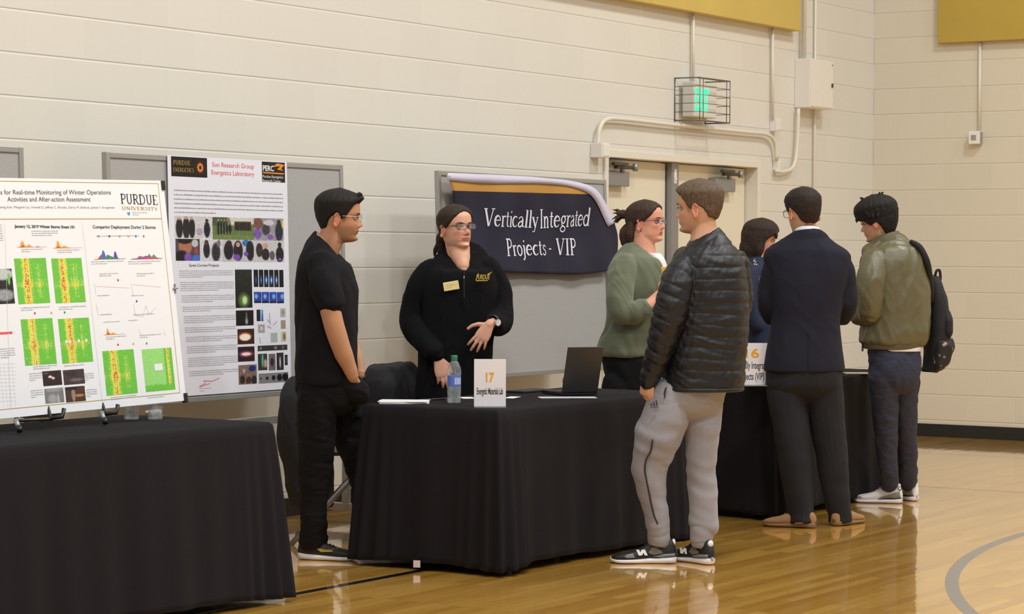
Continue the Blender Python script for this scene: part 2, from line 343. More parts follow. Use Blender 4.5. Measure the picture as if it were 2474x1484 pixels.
# door
M_door = mat('cream_door_paint', (224, 217, 196), .4, bump=.05); M_frame = mat('cream_frame_paint', (222, 217, 203), .38); M_alu = mat('grey_metal', (150, 150, 152), .38, metal=.55)
g = G(); g.box(DX0 - .05, DX0, -.02, .16, 0, DZ + .05); g.box(DX1, DX1 + .05, -.02, .16, 0, DZ + .05); g.box(DX0, DX1, -.02, .16, DZ, DZ + .05)
g.box(DX0, DX1, .16, .2, 0, DZ)
tag(g.build('trim_4', M_frame, bevel=.004), kind='structure')
mid = 14.73
M_gap = mat('dark_gap', (40, 38, 34), .8)
d1 = tag(empty('door_1', (DX0 + .45, .1, 0)), kind='structure'); d2 = tag(empty('door_2', (15.3, .1, 0)), kind='structure')
for d, a, b in ((d1, DX0 + .012, mid - .065), (d2, mid + .065, DX1 - .012)):
    g = G(); g.box(a, b, .085, .13, .01, DZ - .008); g.build('door_leaf', M_door, d, bevel=.002)
    # closer: body, arm, bracket
    L0 = a + .03 if d is d1 else a + .5
    g = G(); g.box(L0, L0 + .30, .02, .085, DZ - .185, DZ - .09); g.build('door_closer', M_alu, d, bevel=.006)
    g = G(); g.box(L0 + .1, L0 + .36, .0, .03, DZ - .07, DZ - .045); g.box(L0 + .02, L0 + .2, -.03, .0, DZ - .05, DZ - .03); g.build('closer_arm', mat('dark_metal', (84, 82, 78), .4, metal=.6), d, bevel=.004)
    g = G(); g.tube([(L0 + .2, .02, DZ - .09), (L0 + .2, .02, DZ - .03)], .016); g.tube([(L0 + .34, .0, DZ - .08), (L0 + .34, .0, DZ - .03)], .018); g.build('closer_pivot', M_alu, d, smooth=True)
    g = G(); bx = b - .1 if d is d1 else a + .02
    g.box(a + .05, b - .05, .03, .06, .98, 1.03); g.box(a + .05, a + .11, .045, .09, .95, 1.06); g.box(b - .11, b - .05, .045, .09, .95, 1.06); g.build('push_bar', M_alu, d, bevel=.006)
g = G(); g.box(mid - .05, mid + .05, .04, .13, 0, DZ); tag(g.build('trim_5', M_alu, bevel=.004), kind='structure')
g = G(); g.box(mid - .022, mid + .012, .036, .042, 1.93, 2.03); g.box(mid-.016, mid+.006, .03, .037, 1.95, 1.97)
tag(g.build('door_label', [mat('label_white', (225, 222, 215), .5)]), 'small white sticker on the grey post between the doors', 'sticker')

# gold wall pads
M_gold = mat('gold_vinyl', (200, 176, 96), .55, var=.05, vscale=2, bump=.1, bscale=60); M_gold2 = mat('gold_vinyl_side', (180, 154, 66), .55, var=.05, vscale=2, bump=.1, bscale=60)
p = empty('acoustic_panel', (14.2, -.04, 3.118), 'long gold acoustic panel mounted high on the wall above the exit sign', 'wall panel')
for i in range(2):
    g = G(); x0 = 11.9 + i * 2.265; g.box(x0, x0 + 2.262, -.085, -.0005, 3.118, 5.5); g.build('panel_section', M_gold, p, bevel=.006)
p = empty('acoustic_panel', (XR - .04, -1.7, 3.116), 'gold acoustic panel high on the right hand wall above the thermostat', 'wall panel')
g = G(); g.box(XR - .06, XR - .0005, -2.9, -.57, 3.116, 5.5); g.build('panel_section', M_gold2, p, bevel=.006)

# conduits and boxes
M_con = mat('painted_conduit', (220, 215, 202), .4)
def conduit(pts, r, label, smooth=5):
    g = G(); g.tube(pts, r, n=12, smooth=smooth if len(pts) > 2 else 0); return tag(g.build('conduit', M_con, smooth=True), label, 'conduit')
def WB(px, py, y=-.02): return ony(px, py, y)
a = WB(1676, 20, -.03); b = WB(1676, 196, -.03); conduit([(a.x, -.026, 3.15), (b.x, -.026, b.z)], .011, 'thin vertical conduit from the gold panel down to the exit sign')
a = WB(1868, 60, -.03); b = WB(1868, 290, -.03); conduit([(a.x, -.026, 3.15), (b.x, -.026, b.z)], .011, 'thin vertical conduit from the gold panel to the small box by the door corner')
a = WB(1944, 60, -.05); conduit([(a.x, -.045, 5.2), (a.x, -.045, 2.921)], .018, 'thicker vertical conduit entering the top of the grey electrical cabinet')
a = WB(1970, 60, -.02); conduit([(a.x, -.02, 5.2), (a.x, -.02, .1)], .010, 'long thin vertical conduit running down behind the electrical cabinet to the floor')
q = [WB(1441, 348, -.03), WB(1446, 310, -.03), WB(1462, 289, -.03), WB(1500, 288, -.03), WB(1600, 299, -.03), WB(1700, 309, -.03), WB(1800, 319, -.03), WB(1850, 325, -.03), WB(1869, 345, -.03), WB(1874, 385, -.03)]
conduit([(v.x, -.04, v.z) for v in q], .0145, 'cream conduit bent in an arch over the double door')
q = [WB(1929, 262, -.04), WB(1927, 330, -.04), WB(1922, 385, -.04), WB(1912, 408, -.04), WB(1890, 415, -.04), WB(1874, 413, -.04)]
conduit([(v.x, -.04, v.z) for v in q], .0145, 'cream conduit curving from below the electrical cabinet to the door frame')
def wbox(pxl, pxr, pyt, pyb, dep, name, m, label, cat, axis='y', det=None):
    a = ony(pxl, pyt, -dep * .5); b = ony(pxr, pyb, -dep * .5)
    e = empty(name, ((a.x + b.x) / 2, -dep / 2, b.z), label, cat)
    g = G(); g.box(a.x, b.x, -dep, -.0005, b.z, a.z); g.build('housing', m, e, bevel=.004); return e, a, b
M_boxp = mat('box_paint', (228, 223, 215), .4)
e, a, b = wbox(1440, 1460, 345, 382, .09, 'junction_box', M_boxp, 'square cream junction box at the upper left corner of the door', 'electrical box')
g = G(); g.box(a.x + .01, b.x - .01, -.094, -.09, b.z + .01, a.z - .01); g.build('cover_plate', M_boxp, e, bevel=.002)
e, a, b = wbox(1868, 1877, 286, 318, .06, 'junction_box', M_boxp, 'small cream junction box above the upper right corner of the door', 'electrical box')
g = G(); g.box(a.x + .006, b.x - .006, -.064, -.06, b.z + .01, a.z - .01); g.build('cover_plate', M_boxp, e, bevel=.002)
e, a, b = wbox(1874, 1879, 386, 412, .05, 'junction_box', M_boxp, 'small cream fitting beside the door frame where two conduits end', 'electrical box')
g = G(); g.box(16.5, 16.9, -.13, -.0005, 2.55, 2.92)
e = empty('electrical_cabinet', (16.7, -.065, 2.55), 'cream electrical cabinet mounted on the wall near the corner', 'electrical box')
g.build('housing', M_boxp, e, bevel=.004)
g = G(); g.box(16.51, 16.89, -.136, -.13, 2.56, 2.91); g.build('cabinet_door', M_boxp, e, bevel=.002)
g = G(); g.box(16.86, 16.88, -.145, -.136, 2.72, 2.75); g.build('latch', mat('dark_metal', (84, 82, 78)), e, bevel=.001)
g = G(); g.ball((16.875, -.138, 2.89), (.007, .003, .007)); g.build('indicator', mat('orange_dot', (190, 90, 40), .4), e, smooth=True)
# thermostat on right wall
c = onx(2358, 333, XR - .03)
conduit([(XR - .0125, onx(2366, 200, XR - .02).y, 3.13), (XR - .0125, onx(2366, 200, XR - .02).y, c.z + .052)], .012, 'thin conduit running from the right hand gold panel to the thermostat box')
e = empty('thermostat_box', (XR - .03, c.y, c.z - .05), 'small white box with grey side at the end of the right hand wall conduit', 'electrical box')
g = G(); g.box(XR - .075, XR - .0005, c.y - .045, c.y + .045, c.z - .05, c.z + .05); g.build('housing', mat('white_plastic', (232, 228, 220), .4), e, bevel=.004)
g = G(); g.box(XR - .079, XR - .075, c.y - .018, c.y + .022, c.z - .02, c.z + .02); g.build('sensor_grille', mat('mid_grey', (150, 148, 146), .5), e, bevel=.001)
g = G(); g.box(XR - .06, XR - .015, c.y - .051, c.y - .045, c.z - .045, c.z + .045); g.build('side_cover', mat('mid_grey', (150, 148, 146), .5), e, bevel=.001)

# exit sign with wire guard.  stands off the wall, face turned slightly
a = ony(1672, 200, -.06)
EX = 14.95; EZ = ony(1690, 280, -.1).z
ex0 = ony(1676, 240, -.12).x; ex1 = ony(1732, 240, -.12).x
e = empty('exit_sign', ((ex0 + ex1) / 2, -.1, EZ), 'green lit exit sign above the double door', 'exit sign')
zt = ony(1676, 196, -.12).z; zb = ony(1676, 281, -.12).z
g = G(); g.box(ex0, ex1, -.12, -.03, zb, zt); g.build('housing', mat('sign_body', (216, 212, 202), .4), e, bevel=.006)
g = G(); g.box(ex0 + .05, ex1 - .05, -.03, -.0005, zb + .05, zt - .05); g.build('mounting_plate', M_boxp, e)
Mg = mat('green_light', (40, 240, 160), .4, emit=(30, 235, 150), es=1.6)
t = text('EXIT', .22, 'lettering', Mg, e, 0, 0, 0, bold=.004, ext=.001); vs = getv(t.data); w0 = vs[:, 0].max() - vs[:, 0].min()
la = ony(1680, 240, -.12).x; lb = ony(1712, 240, -.12).x; lz = ony(1690, 269, -.12).z; lt = ony(1690, 214, -.12).z
vs[:, 0] = (vs[:, 0] - vs[:, 0].min()) / w0 * (lb - la) + la - e.location.x; vs[:, 2] = (vs[:, 2] - vs[:, 2].min()) / (vs[:, 2].max() - vs[:, 2].min()) * (lt - lz) + lz - e.location.z; vs[:, 1] += -.0225; setv(t.data, vs)
gw = G(); X0, X1, Z0_, Z1_ = ex0 - .06, ex1 + .045, zb - .03, zt + .02; Y0 = -.2
def rod(a, b, r=.0035): gw.tube([a, b], r, n=6)
for zz in (Z0_, Z1_): rod((X0, Y0, zz), (X1, Y0, zz)); rod((X0, Y0 + .04, zz), (X1, Y0 + .04, zz))
for i in range(1, 5): rod((X0, Y0, Z0_ + (Z1_ - Z0_) * i / 5), (X1, Y0, Z0_ + (Z1_ - Z0_) * i / 5), .0025)
for xx in (X0, X0 + .05, X1 - .05, X1): rod((xx, Y0, Z0_), (xx, Y0, Z1_))
for xx in (X0, X1):
    for zz in (Z0_, Z1_): rod((xx, Y0, zz), (xx, -.003, zz), .005)
    for i in range(1, 5): rod((xx, Y0, Z0_ + (Z1_ - Z0_) * i / 5), (xx, -.003, Z0_ + (Z1_ - Z0_) * i / 5), .0025)
    rod((xx, -.005, Z0_), (xx, -.005, Z1_), .004)
tag(gw.build('wire_guard', mat('wire_metal', (120, 118, 112), .4, metal=.7), smooth=True), 'wire cage guard fixed around the exit sign', 'wire guard')

# ------------------------------------------------------------------ display boards
M_felt = mat('grey_felt', (166, 165, 163), .9, var=.1, vscale=260, bump=.2, bscale=500); M_bfr = mat('board_aluminium', (168, 167, 164), .4, metal=.5)
def board(x0, x1, z0, z1, y, label, lean=.035):
    e = empty('display_board', ((x0 + x1) / 2, y, 0), label, 'display board', 'grey rolling display boards')
    mt = Matrix.Translation((0, y, (z0 + z1) / 2)) @ Matrix.Rotation(-lean, 4, 'X') @ Matrix.Translation((0, 0, -(z0 + z1) / 2))
    g = G(); g.box(x0 + .02, x1 - .02, -.008, .008, z0 + .02, z1 - .02, mt=mt); g.build('tack_panel', M_felt, e)
    g = G(); t = .028
    g.box(x0 + t, x1 - t, -.015, .015, z1 - t, z1 - .001, mt=mt); g.box(x0 + t, x1 - t, -.015, .015, z0 + .001, z0 + t, mt=mt); g.box(x0, x0 + t, -.0155, .0155, z0, z1, mt=mt); g.box(x1 - t, x1, -.0155, .0155, z0, z1, mt=mt)
    g.build('panel_frame', M_bfr, e, bevel=.003)
    zc = (z0 + z1) / 2
    for sx in (-1, 1):
        xx = (x0 - .03) if sx < 0 else (x1 + .03)
        g = G(); g.box(xx - .015, xx + .015, y - .02, y + .02, .09, zc + .08); g.build('upright', M_bfr, e, bevel=.004)
        g = G(); g.box(xx - .02, xx + .02, y - .3, y + .3, .06, .1); g.build('foot', M_bfr, e, bevel=.004)
        g = G(); g.ball((xx + sx * .03, y - .0, zc), (.022, .03, .03)); g.build('knob', mat('black_plastic', (26, 26, 28), .4), e, smooth=True)
        for s2 in (-.27, .27):
            g = G(); g.tube([(xx - .012, y + s2, .03), (xx + .012, y + s2, .03)], .0295, n=16); g.build('caster', mat('black_plastic', (26, 26, 28), .4), e, smooth=True)
    g = G(); g.box(x0 - .02, x1 + .02, y - .012, y + .012, .56, .6); g.build('cross_rail', M_bfr, e, bevel=.003)
    return e, mt
BY = -.42
b1, _ = board(6.07, 7.9, .71, 1.90, BY, 'grey display board cut off at the left edge, behind the wide white poster')
b2, MT2 = board(8.44, 10.28, .70, 1.90, BY, 'grey display board holding the tall white research poster')
b3, MT3 = board(11.17, 13.02, .71, 1.90, BY, 'grey display board holding the navy banner')

# ------------------------------------------------------------------ research poster on board 2
M_paper = mat('poster_paper', (228, 228, 238), .55); M_ink = mat('grey_ink', (150, 150, 160), .6); M_ink2 = mat('faint_ink', (176, 176, 184), .6); M_blk = mat('black_ink', (34, 32, 34), .5)
pe = empty('research_poster', (8.864, BY - .02, .715), 'tall white research poster with red title pinned to the grey board', 'poster')
pe.rotation_euler = (-.03, 0, 0); pe.location = (8.864, BY - .036, .735)
PW, PH = .925, 1.165
g = G(); g.box(0, PW, 0, .0015, 0, PH); g.build('paper_sheet', M_paper, pe, local=True)
def px2(px, py):      # poster pixel -> local u, v : rectified by the photo's corners
    # corners: TL(402,380) TR(690,392) BR(706,944) BL(417?,965)
    v = (py - (380 + (px - 402) / 288 * 12)) / (585 - (px - 402) / 288 * 33)
    L = 402 + 12 * v; Rr = 690 + 16 * v
    s = (px - L) / (Rr - L)
    # perspective along the width (near side larger)
    return s * PW * (1.06 - .06 * s) if 0 < s < 1 else s * PW, (1 - v) * PH
def pcard(name, x0, y0, x1, y1, nx, nzz, fn):
    a = px2(x0, (y1 + y0) / 2)[0]; b = px2(x1, (y1 + y0) / 2)[0]; zt = px2((x0 + x1) / 2, y0)[1]; zb_ = px2((x0 + x1) / 2, y1)[1]
    return card(name, pe, a, zb_, b - a, zt - zb_, nx, nzz, fn)
K = (18, 17, 20)
pcard('printed_logo', 410, 384, 490, 432, 4, 4, blobs((16, 12, 12), []))
def ptext(body, x0, x1, yb, hpx, m, bold=0, serif=False):
    a = px2(x0, yb); b = px2(x1, yb); h = hpx / 585 * PH
    if serif:
        g = G(); serif_text(g, body, a[0], a[1], h, b[0] - a[0], -.0009); return g.build('lettering', m, pe, local=True)
    o = text(body, h / .72, 'lettering', m, pe, 0, 0, 0, bold=bold)
    vs = getv(o.data); w = vs[:, 0].max() - vs[:, 0].min(); vs[:, 0] = (vs[:, 0] - vs[:, 0].min()) * (b[0] - a[0]) / w + a[0]; vs[:, 2] += a[1]; vs[:, 1] *= .2; vs[:, 1] -= .0008; setv(o.data, vs); return o
M_goldink = mat('gold_ink', (176, 140, 70), .5); M_red = mat('red_ink', (222, 96, 100), .5); M_white = mat('white_ink', (232, 230, 232), .5)
ptext('PURDUE', 414, 452, 402, 10, M_goldink, serif=True); ptext('ENERGETICS', 414, 460, 419, 9, M_goldink, serif=True)
def burst(cx_, cy_, r, name):
    c = px2(cx_, cy_); s = r / 585 * PH; g = G()
    for k in range(14):
        a = 2 * PI * k / 14; poly = [(c[0] + s * math.cos(a), c[1] + s * math.sin(a)), (c[0] + s * .5 * math.cos(a + .22), c[1] + s * .5 * math.sin(a + .22)), (c[0] + s * .5 * math.cos(a - .22), c[1] + s * .5 * math.sin(a - .22))]
        g.prism(poly, -.0008, -.0005)
    g.prism([(c[0] + s * .62 * math.cos(2 * PI * k / 20), c[1] + s * .62 * math.sin(2 * PI * k / 20)) for k in range(20)], -.001, -.0005, 1)
    g.prism([(c[0] + s * .3 * math.cos(2 * PI * k / 16), c[1] + s * .3 * math.sin(2 * PI * k / 16)) for k in range(16)], -.0012, -.0005, 2)
    g.build(name, [mat('dark_red_ink', (170, 50, 30), .5), mat('orange_ink', (222, 130, 40), .5), M_blk], pe, local=True)
burst(474, 409, 17, 'printed_emblem')
ptext('Son Research Group', 502, 603, 406, 12, M_red); ptext('Energetics Laboratory', 500, 604, 425, 12, M_red)
pcard('printed_logo', 624, 393, 685, 442, 4, 4, blobs((22, 20, 24), []))
ptext('PERC', 626, 655, 414, 14, M_white, .001); ptext('Purdue Energetics', 626, 680, 431, 7, M_white); ptext('Research Center', 626, 674, 441, 7, M_white)
g = G(); f = lambda x, y: px2(x, y)
g.prism([f(652, 404), f(664, 396), f(684, 400), f(674, 408), f(680, 414), f(664, 411), f(672, 403)], -.0009, -.0005); g.prism([f(626, 417), f(682, 420), f(682, 423), f(626, 420)], -.0009, -.0005)
g.build('printed_emblem', mat('flame_ink', (236, 140, 40), .5), pe, local=True)
# text blocks (illegible fine print: dashes)
def dashes(pe_, rows, x0, x1, z0, dz, m, name='fine_print', seed=1, hh=.0035, word=(.005, .02), y=-.0005, ragged=True):
    rs = random.Random(seed); g = G()
    for r in range(rows):
        x = x0; end = x1 if (r < rows - 1 or not ragged) else x0 + (x1 - x0) * rs.uniform(.35, .8); z = z0 - r * dz
        while x < end:
            w = min(rs.uniform(*word), end - x); h2 = hh * rs.uniform(.75, 1.1)
            g.add([(x, y, z), (x + w, y, z), (x + w, y, z + h2), (x, y, z + h2)], [(0, 1, 2, 3)]); x += w + rs.uniform(.002, .0035)
    g.build(name, m, pe_, local=True)
a = px2(416, 466); b = px2(680, 466); dashes(pe, 6, a[0], b[0], a[1], .0212, M_ink, seed=3, hh=.0058)
ptext('Some Current Projects', 450, 518, 649, 7, M_blk, serif=False)
yy = 660
for i, n in enumerate((4, 5, 4, 3, 4, 3, 3, 4, 5, 3)):
    a = px2(428 + i * 2.5, yy); b = px2(553 + i * 1.5, yy); dashes(pe, n, a[0], b[0], a[1] - .002, .0098, M_ink2, seed=20 + i, hh=.0048); yy += n * 4.9 + 8
a = px2(474, 945); dashes(pe, 2, a[0], a[0] + .09, a[1], .012, M_ink2, seed=77)
g = G(); c = px2(474, 938); d = px2(520, 918)
stroke(g, [c, (c[0] + .05, c[1] + .012), (c[0] + .03, c[1] + .025), (c[0] + .1, c[1] + .02), d], .003, lambda x, z: (x, -.0008, z), 0); stroke(g, [(c[0], c[1] - .005), (c[0] + .08, c[1] + .01)], .003, lambda x, z: (x, -.0008, z), 0)
g.build('printed_signature', M_red, pe, local=True)
SK = (196, 150, 128); PU = (120, 80, 170)
P = pcard
P('printed_photo', 418, 527, 503, 580, 34, 22, blobs((205, 200, 204), [(.12, .45, .1, .5, (30, 28, 34), .3), (.3, .45, .1, .55, (34, 30, 34), .3), (.45, .45, .09, .5, (32, 30, 36), .3), (.12, .88, .05, .08, SK, .4), (.3, .92, .05, .08, SK, .4), (.45, .9, .05, .08, SK, .4), (.85, .4, .09, .4, (26, 26, 38), .3), (.85, .82, .05, .08, (50, 34, 30), .4), (.65, .3, .1, .2, (170, 160, 175), .5)], 10, 1))
P('printed_photo', 503, 529, 604, 583, 44, 24, blobs((96, 118, 70), [(.65, .9, .5, .3, (206, 205, 190), .4), (.15, .85, .3, .3, (70, 86, 60), .5)] + [(.14 + .07 * k, .5, .028, .34, (28, 26, 32), .3) for k in range(5)] + [(.55 + .045 * k, .62, .03, .24, ((32, 30, 38) if k % 2 else (60, 44, 40)), .3) for k in range(9)] + [(.14 + .07 * k, .87, .018, .06, SK, .3) for k in range(5)] + [(.5, .1, .7, .16, (112, 130, 74), .6)], 8, 2))
P('printed_photo', 604, 530, 682, 584, 34, 22, blobs((150, 146, 156), [(.14, .75, .18, .3, (120, 80, 70), .4), (.12, .3, .15, .25, PU, .4), (.4, .5, .16, .3, (60, 60, 66), .5), (.55, .15, .1, .12, PU, .4), (.84, .4, .14, .45, (34, 36, 56), .3), (.84, .85, .07, .1, (40, 30, 28), .3), (.97, .75, .04, .2, (210, 200, 60), .3), (.5, .8, .2, .15, (200, 196, 200), .5)], 14, 3))
P('printed_photo', 420, 582, 474, 635, 24, 24, blobs((70, 70, 76), [(.4, .65, .3, .4, (170, 112, 88), .3), (.38, .95, .32, .2, (30, 22, 22), .3), (.25, .2, .3, .3, (24, 22, 28), .4), (.5, .15, .16, .25, PU, .3), (.85, .1, .2, .2, (60, 110, 190), .3), (.8, .8, .15, .2, (190, 190, 196), .4), (.85, .45, .1, .2, (160, 60, 60), .5)], 8, 4))
P('printed_photo', 474, 582, 526, 635, 24, 24, blobs((206, 206, 212), [(.3, .5, .16, .4, (36, 34, 42), .3), (.3, .85, .1, .12, (70, 50, 42), .3), (.72, .4, .22, .5, (44, 42, 50), .5), (.85, .8, .1, .2, (120, 110, 120), .5)], 12, 5))
P('printed_photo', 526, 583, 604, 636, 36, 24, blobs((190, 188, 196), [(.2, .5, .16, .45, (28, 26, 34), .3), (.22, .85, .09, .13, (50, 34, 30), .3), (.5, .5, .16, .5, (34, 30, 40), .3), (.5, .78, .07, .12, SK, .3), (.45, .2, .12, .15, PU, .3), (.75, .85, .12, .16, (50, 110, 180), .2), (.88, .5, .14, .5, (30, 30, 38), .3), (.75, .35, .08, .12, PU, .4)], 10, 6))
P('printed_photo', 604, 584, 684, 636, 36, 24, blobs((198, 196, 198), [(.18, .55, .12, .35, (52, 44, 46), .3), (.38, .75, .1, .14, SK, .3), (.38, .35, .14, .3, (40, 36, 40), .3), (.85, .35, .14, .4, (26, 24, 30), .3), (.85, .8, .07, .12, (40, 30, 28), .3), (.85, .12, .06, .08, PU, .3), (.6, .3, .1, .25, (90, 88, 96), .5)], 12, 7))
P('printed_photo', 558, 655, 600, 748, 18, 40, blobs((24, 26, 24), [(.5, .2, .42, .24, (90, 120, 60), .8), (.55, .2, .18, .14, (200, 230, 170), .8)], 4, 8, base2=(40, 42, 38)))
for i in range(6):
    br_ = (.3, .5, 1, 1.1, .9, .1)[i]
    P('printed_photo', 604 + i * 13.4, 655, 615.5 + i * 13.4, 697, 8, 24, blobs((14, 16, 26), [(.5, .4, .35 * br_, .35, (70, 130, 230), .9), (.5, .4, .15 * br_, .15, (200, 230, 250), .9)], 3, 9 + i))
for i in range(4):
    P('printed_photo', 605 + i * 20, 709, 624 + i * 20, 736, 14, 16, blobs((36, 70, 160), [(.3 + .15 * i % .6, .6, .3, .3, (130, 180, 240), .9), (.5, .05, .6, .14, (16, 18, 40), .3)], 12, 19 + i))
P('printed_photo', 560, 754, 604, 791, 20, 18, blobs((22, 20, 20), [(.6, .3, .1, .3, (190, 180, 180), .9), (.6, .6, .06, .4, (120, 110, 110), .9)], 4, 30))
P('printed_photo', 564, 799, 606, 836, 22, 20, blobs((60, 34, 24), [(.45, .5, .45, .32, (200, 110, 60), .6), (.45, .45, .38, .26, (250, 238, 224), .5)], 3, 31))
P('printed_photo', 565, 842, 607, 878, 22, 20, blobs((46, 24, 34), [(.5, .5, .5, .24, (170, 90, 110), .8), (.5, .5, .34, .13, (248, 220, 220), .6)], 3, 32))
P('printed_photo', 567, 886, 613, 933, 24, 24, blobs((126, 104, 94), [(.75, .8, .2, .16, (30, 50, 130), .2), (.3, .7, .08, .12, (190, 160, 150), .4), (.2, .25, .16, .25, (60, 44, 40), .4), (.55, .2, .18, .2, (70, 50, 46), .4), (.85, .2, .15, .25, (40, 34, 36), .4)], 14, 33))
P('printed_chart', 612, 752, 622, 780, 6, 14, blobs((30, 40, 60), [(.2, .5, .2, .6, (16, 16, 20), .3)], 6, 34)); P('printed_chart', 624, 752, 629, 780, 4, 14, blobs((60, 60, 200), [], 8, 35, base2=(60, 200, 200)))
P('printed_photo', 616, 788, 633, 808, 10, 10, blobs((160, 160, 160), [(.5, .5, .3, .3, (210, 200, 180), .5)], 8, 36)); P('printed_photo', 649, 808, 667, 831, 10, 10, blobs((168, 184, 180), [], 4, 37))
P('printed_photo', 674, 748, 689, 770, 10, 12, blobs((180, 180, 178), [(.5, .5, .3, .4, (150, 146, 140), .5)], 8, 38)); P('printed_photo', 676, 777, 689, 798, 10, 12, blobs((150, 150, 146), [(.5, .4, .3, .35, (180, 140, 70), .4)], 8, 39)); P('printed_photo', 677, 805, 691, 829, 10, 12, blobs((190, 190, 170), [(.6, .5, .25, .4, (130, 100, 80), .4), (.2, .6, .15, .2, (200, 210, 60), .4)], 8, 40))
g = G(); fl = lambda x, z: (x, -.0008, z)
for aa in ([(645, 760), (648, 790)], [(640, 775), (645, 783)], [(640, 792), (650, 797)], [(655, 790), (665, 780)], [(620, 820), (622, 834)]): stroke(g, [px2(*q_) for q_ in aa], .003, fl, 0)
g.build('printed_drawing', mat('blue_ink', (110, 120, 170), .5), pe, local=True)
P('printed_photo', 615, 838, 694, 851, 36, 8, blobs((50, 50, 52), [(.1, .5, .06, .4, (110, 110, 112), .8), (.6, .5, .06, .4, (130, 130, 132), .8), (.85, .5, .04, .4, (120, 120, 122), .8)], 4, 41))
P('printed_photo', 616, 859, 640, 899, 14, 22, blobs((50, 56, 54), [(.5, .6, .12, .5, (80, 190, 150), .5), (.8, .4, .2, .3, SK, .5)], 14, 42)); P('printed_photo', 644, 859, 662, 899, 12, 22, blobs((110, 96, 104), [(.5, .5, .3, .3, (40, 36, 44), .5)], 18, 43)); P('printed_photo', 665, 856, 684, 898, 12, 24, blobs((42, 42, 44), [(.5, .45, .13, .4, (190, 190, 192), .6)], 4, 44)); P('printed_photo', 687, 861, 695, 886, 6, 14, blobs((24, 24, 26), [(.5, .5, .25, .4, (90, 90, 94), .6)], 4, 45))
P('printed_photo', 618, 905, 697, 929, 40, 12, blobs((128, 128, 130), [(.08, .5, .03, .1, K, .5), (.28, .5, .05, .18, K, .5), (.5, .5, .07, .28, K, .5), (.7, .5, .1, .4, K, .5), (.9, .5, .12, .45, K, .5)], 3, 46))

# ------------------------------------------------------------------ navy banner on board 3
def bn(px, py): q_ = ony(px, py, BY - .05); return q_
def curve_at(pts, s):
    pts = [Vector((p[0], p[1], 0)) for p in pts]; P2, _ = crom(pts, [0] * len(pts), 12); d = [0]
    for i in range(1, len(P2)): d.append(d[-1] + (P2[i] - P2[i - 1]).length)
    s *= d[-1]
    for i in range(1, len(P2)):
        if d[i] >= s - 1e-9: t = (s - d[i - 1]) / max(d[i] - d[i - 1], 1e-9); return P2[i - 1].lerp(P2[i], t)
    return P2[-1]
TOP = [(1076, 420), (1150, 423), (1240, 427), (1320, 433), (1385, 441), (1425, 456), (1460, 492), (1487, 538)]
BOT = [(1128, 645), (1200, 657), (1290, 661), (1380, 663), (1430, 660), (1468, 654)]
LEF = [(1076, 421), (1090, 470), (1106, 560), (1128, 645)]; RIG = [(1487, 538), (1496, 570), (1496, 605), (1486, 632), (1468, 654)]
def banner_pt(u, v):
    a = curve_at(TOP, u); b = curve_at(BOT, u); c = curve_at(LEF, v); d = curve_at(RIG, v)
    p00, p10 = Vector((1076, 421, 0)), Vector((1487, 538, 0)); p01, p11 = Vector((1128, 645, 0)), Vector((1468, 654, 0))
    p = a.lerp(b, v) + c.lerp(d, u) - (p00.lerp(p10, u)).lerp(p01.lerp(p11, u), v)
    return p
def bwave(x, z): return -.006 * math.sin(x * 17 + z * 6) - .004 * math.sin(x * 9 - z * 14 + 1) - .01 * math.sin(z * 11)
NU, NV = 60, 30; vs = []
for j in range(NV + 1):
    for i in range(NU + 1):
        p = banner_pt(i / NU, j / NV); q_ = bn(p.x, p.y); vs.append((q_.x, q_.y + bwave(q_.x, q_.z), q_.z))
fs = [(j * (NU + 1) + i, j * (NU + 1) + i + 1, (j + 1) * (NU + 1) + i + 1, (j + 1) * (NU + 1) + i) for j in range(NV) for i in range(NU)]
be = empty('banner', (12.0, BY - .05, 1.4), 'navy cloth banner with gold stripe reading Vertically Integrated Projects - VIP', 'banner')
mb = mat('banner_navy', (30, 28, 50), .8, bump=.15, bscale=300, var=.12, vscale=6)
nt = mb.node_tree; ge = nt.nodes.new('ShaderNodeNewGeometry'); dp = nt.nodes.new('ShaderNodeVectorMath'); dp.operation = 'DOT_PRODUCT'
pa = bn(1090, 461); pb = bn(1400, 469); sl = (pb.z - pa.z) / (pb.x - pa.x); dp.inputs[1].default_value = (-sl, 0, 1); nt.links.new(ge.outputs['Position'], dp.inputs[0])
gt = nt.nodes.new('ShaderNodeMath'); gt.operation = 'GREATER_THAN'; gt.inputs[1].default_value = pa.z - sl * pa.x; nt.links.new(dp.outputs['Value'], gt.inputs[0])
old = nt.nodes['Principled BSDF'].inputs['Base Color'].links[0].from_socket
mx = nt.nodes.new('ShaderNodeMix'); mx.data_type = 'RGBA'; mx.inputs[7].default_value = sr((196, 146, 72)); nt.links.new(old, mx.inputs[6]); nt.links.new(gt.outputs[0], mx.inputs[0]); nt.links.new(mx.outputs[2], nt.nodes['Principled BSDF'].inputs['Base Color'])
g = G(); g.add(vs, fs); o = g.build('banner_cloth', mb, be, smooth=True, solid=.002)
g = G(); vs = []; n = 60
for i in range(n + 1):
    p = curve_at(TOP, i / n); p2 = curve_at(TOP, min(1, i / n + .01)); p0 = curve_at(TOP, max(0, i / n - .01)); tn = (p2 - p0).normalized(); nr = Vector((-tn.y, tn.x, 0)); wd = 16 + 4 * math.sin(i / n * 8)
    for k in (-2, wd):
        q_ = bn(p.x + nr.x * k, p.y + nr.y * k); vs.append((q_.x, q_.y + bwave(q_.x, q_.z) - .006, q_.z))
g.add(vs, [(2 * i, 2 * i + 1, 2 * i + 3, 2 * i + 2) for i in range(n)]); g.build('white_hem', mat('white_hem', (206, 200, 218), .8, bump=.3, bscale=40), be, smooth=True, solid=.003)
g = G()
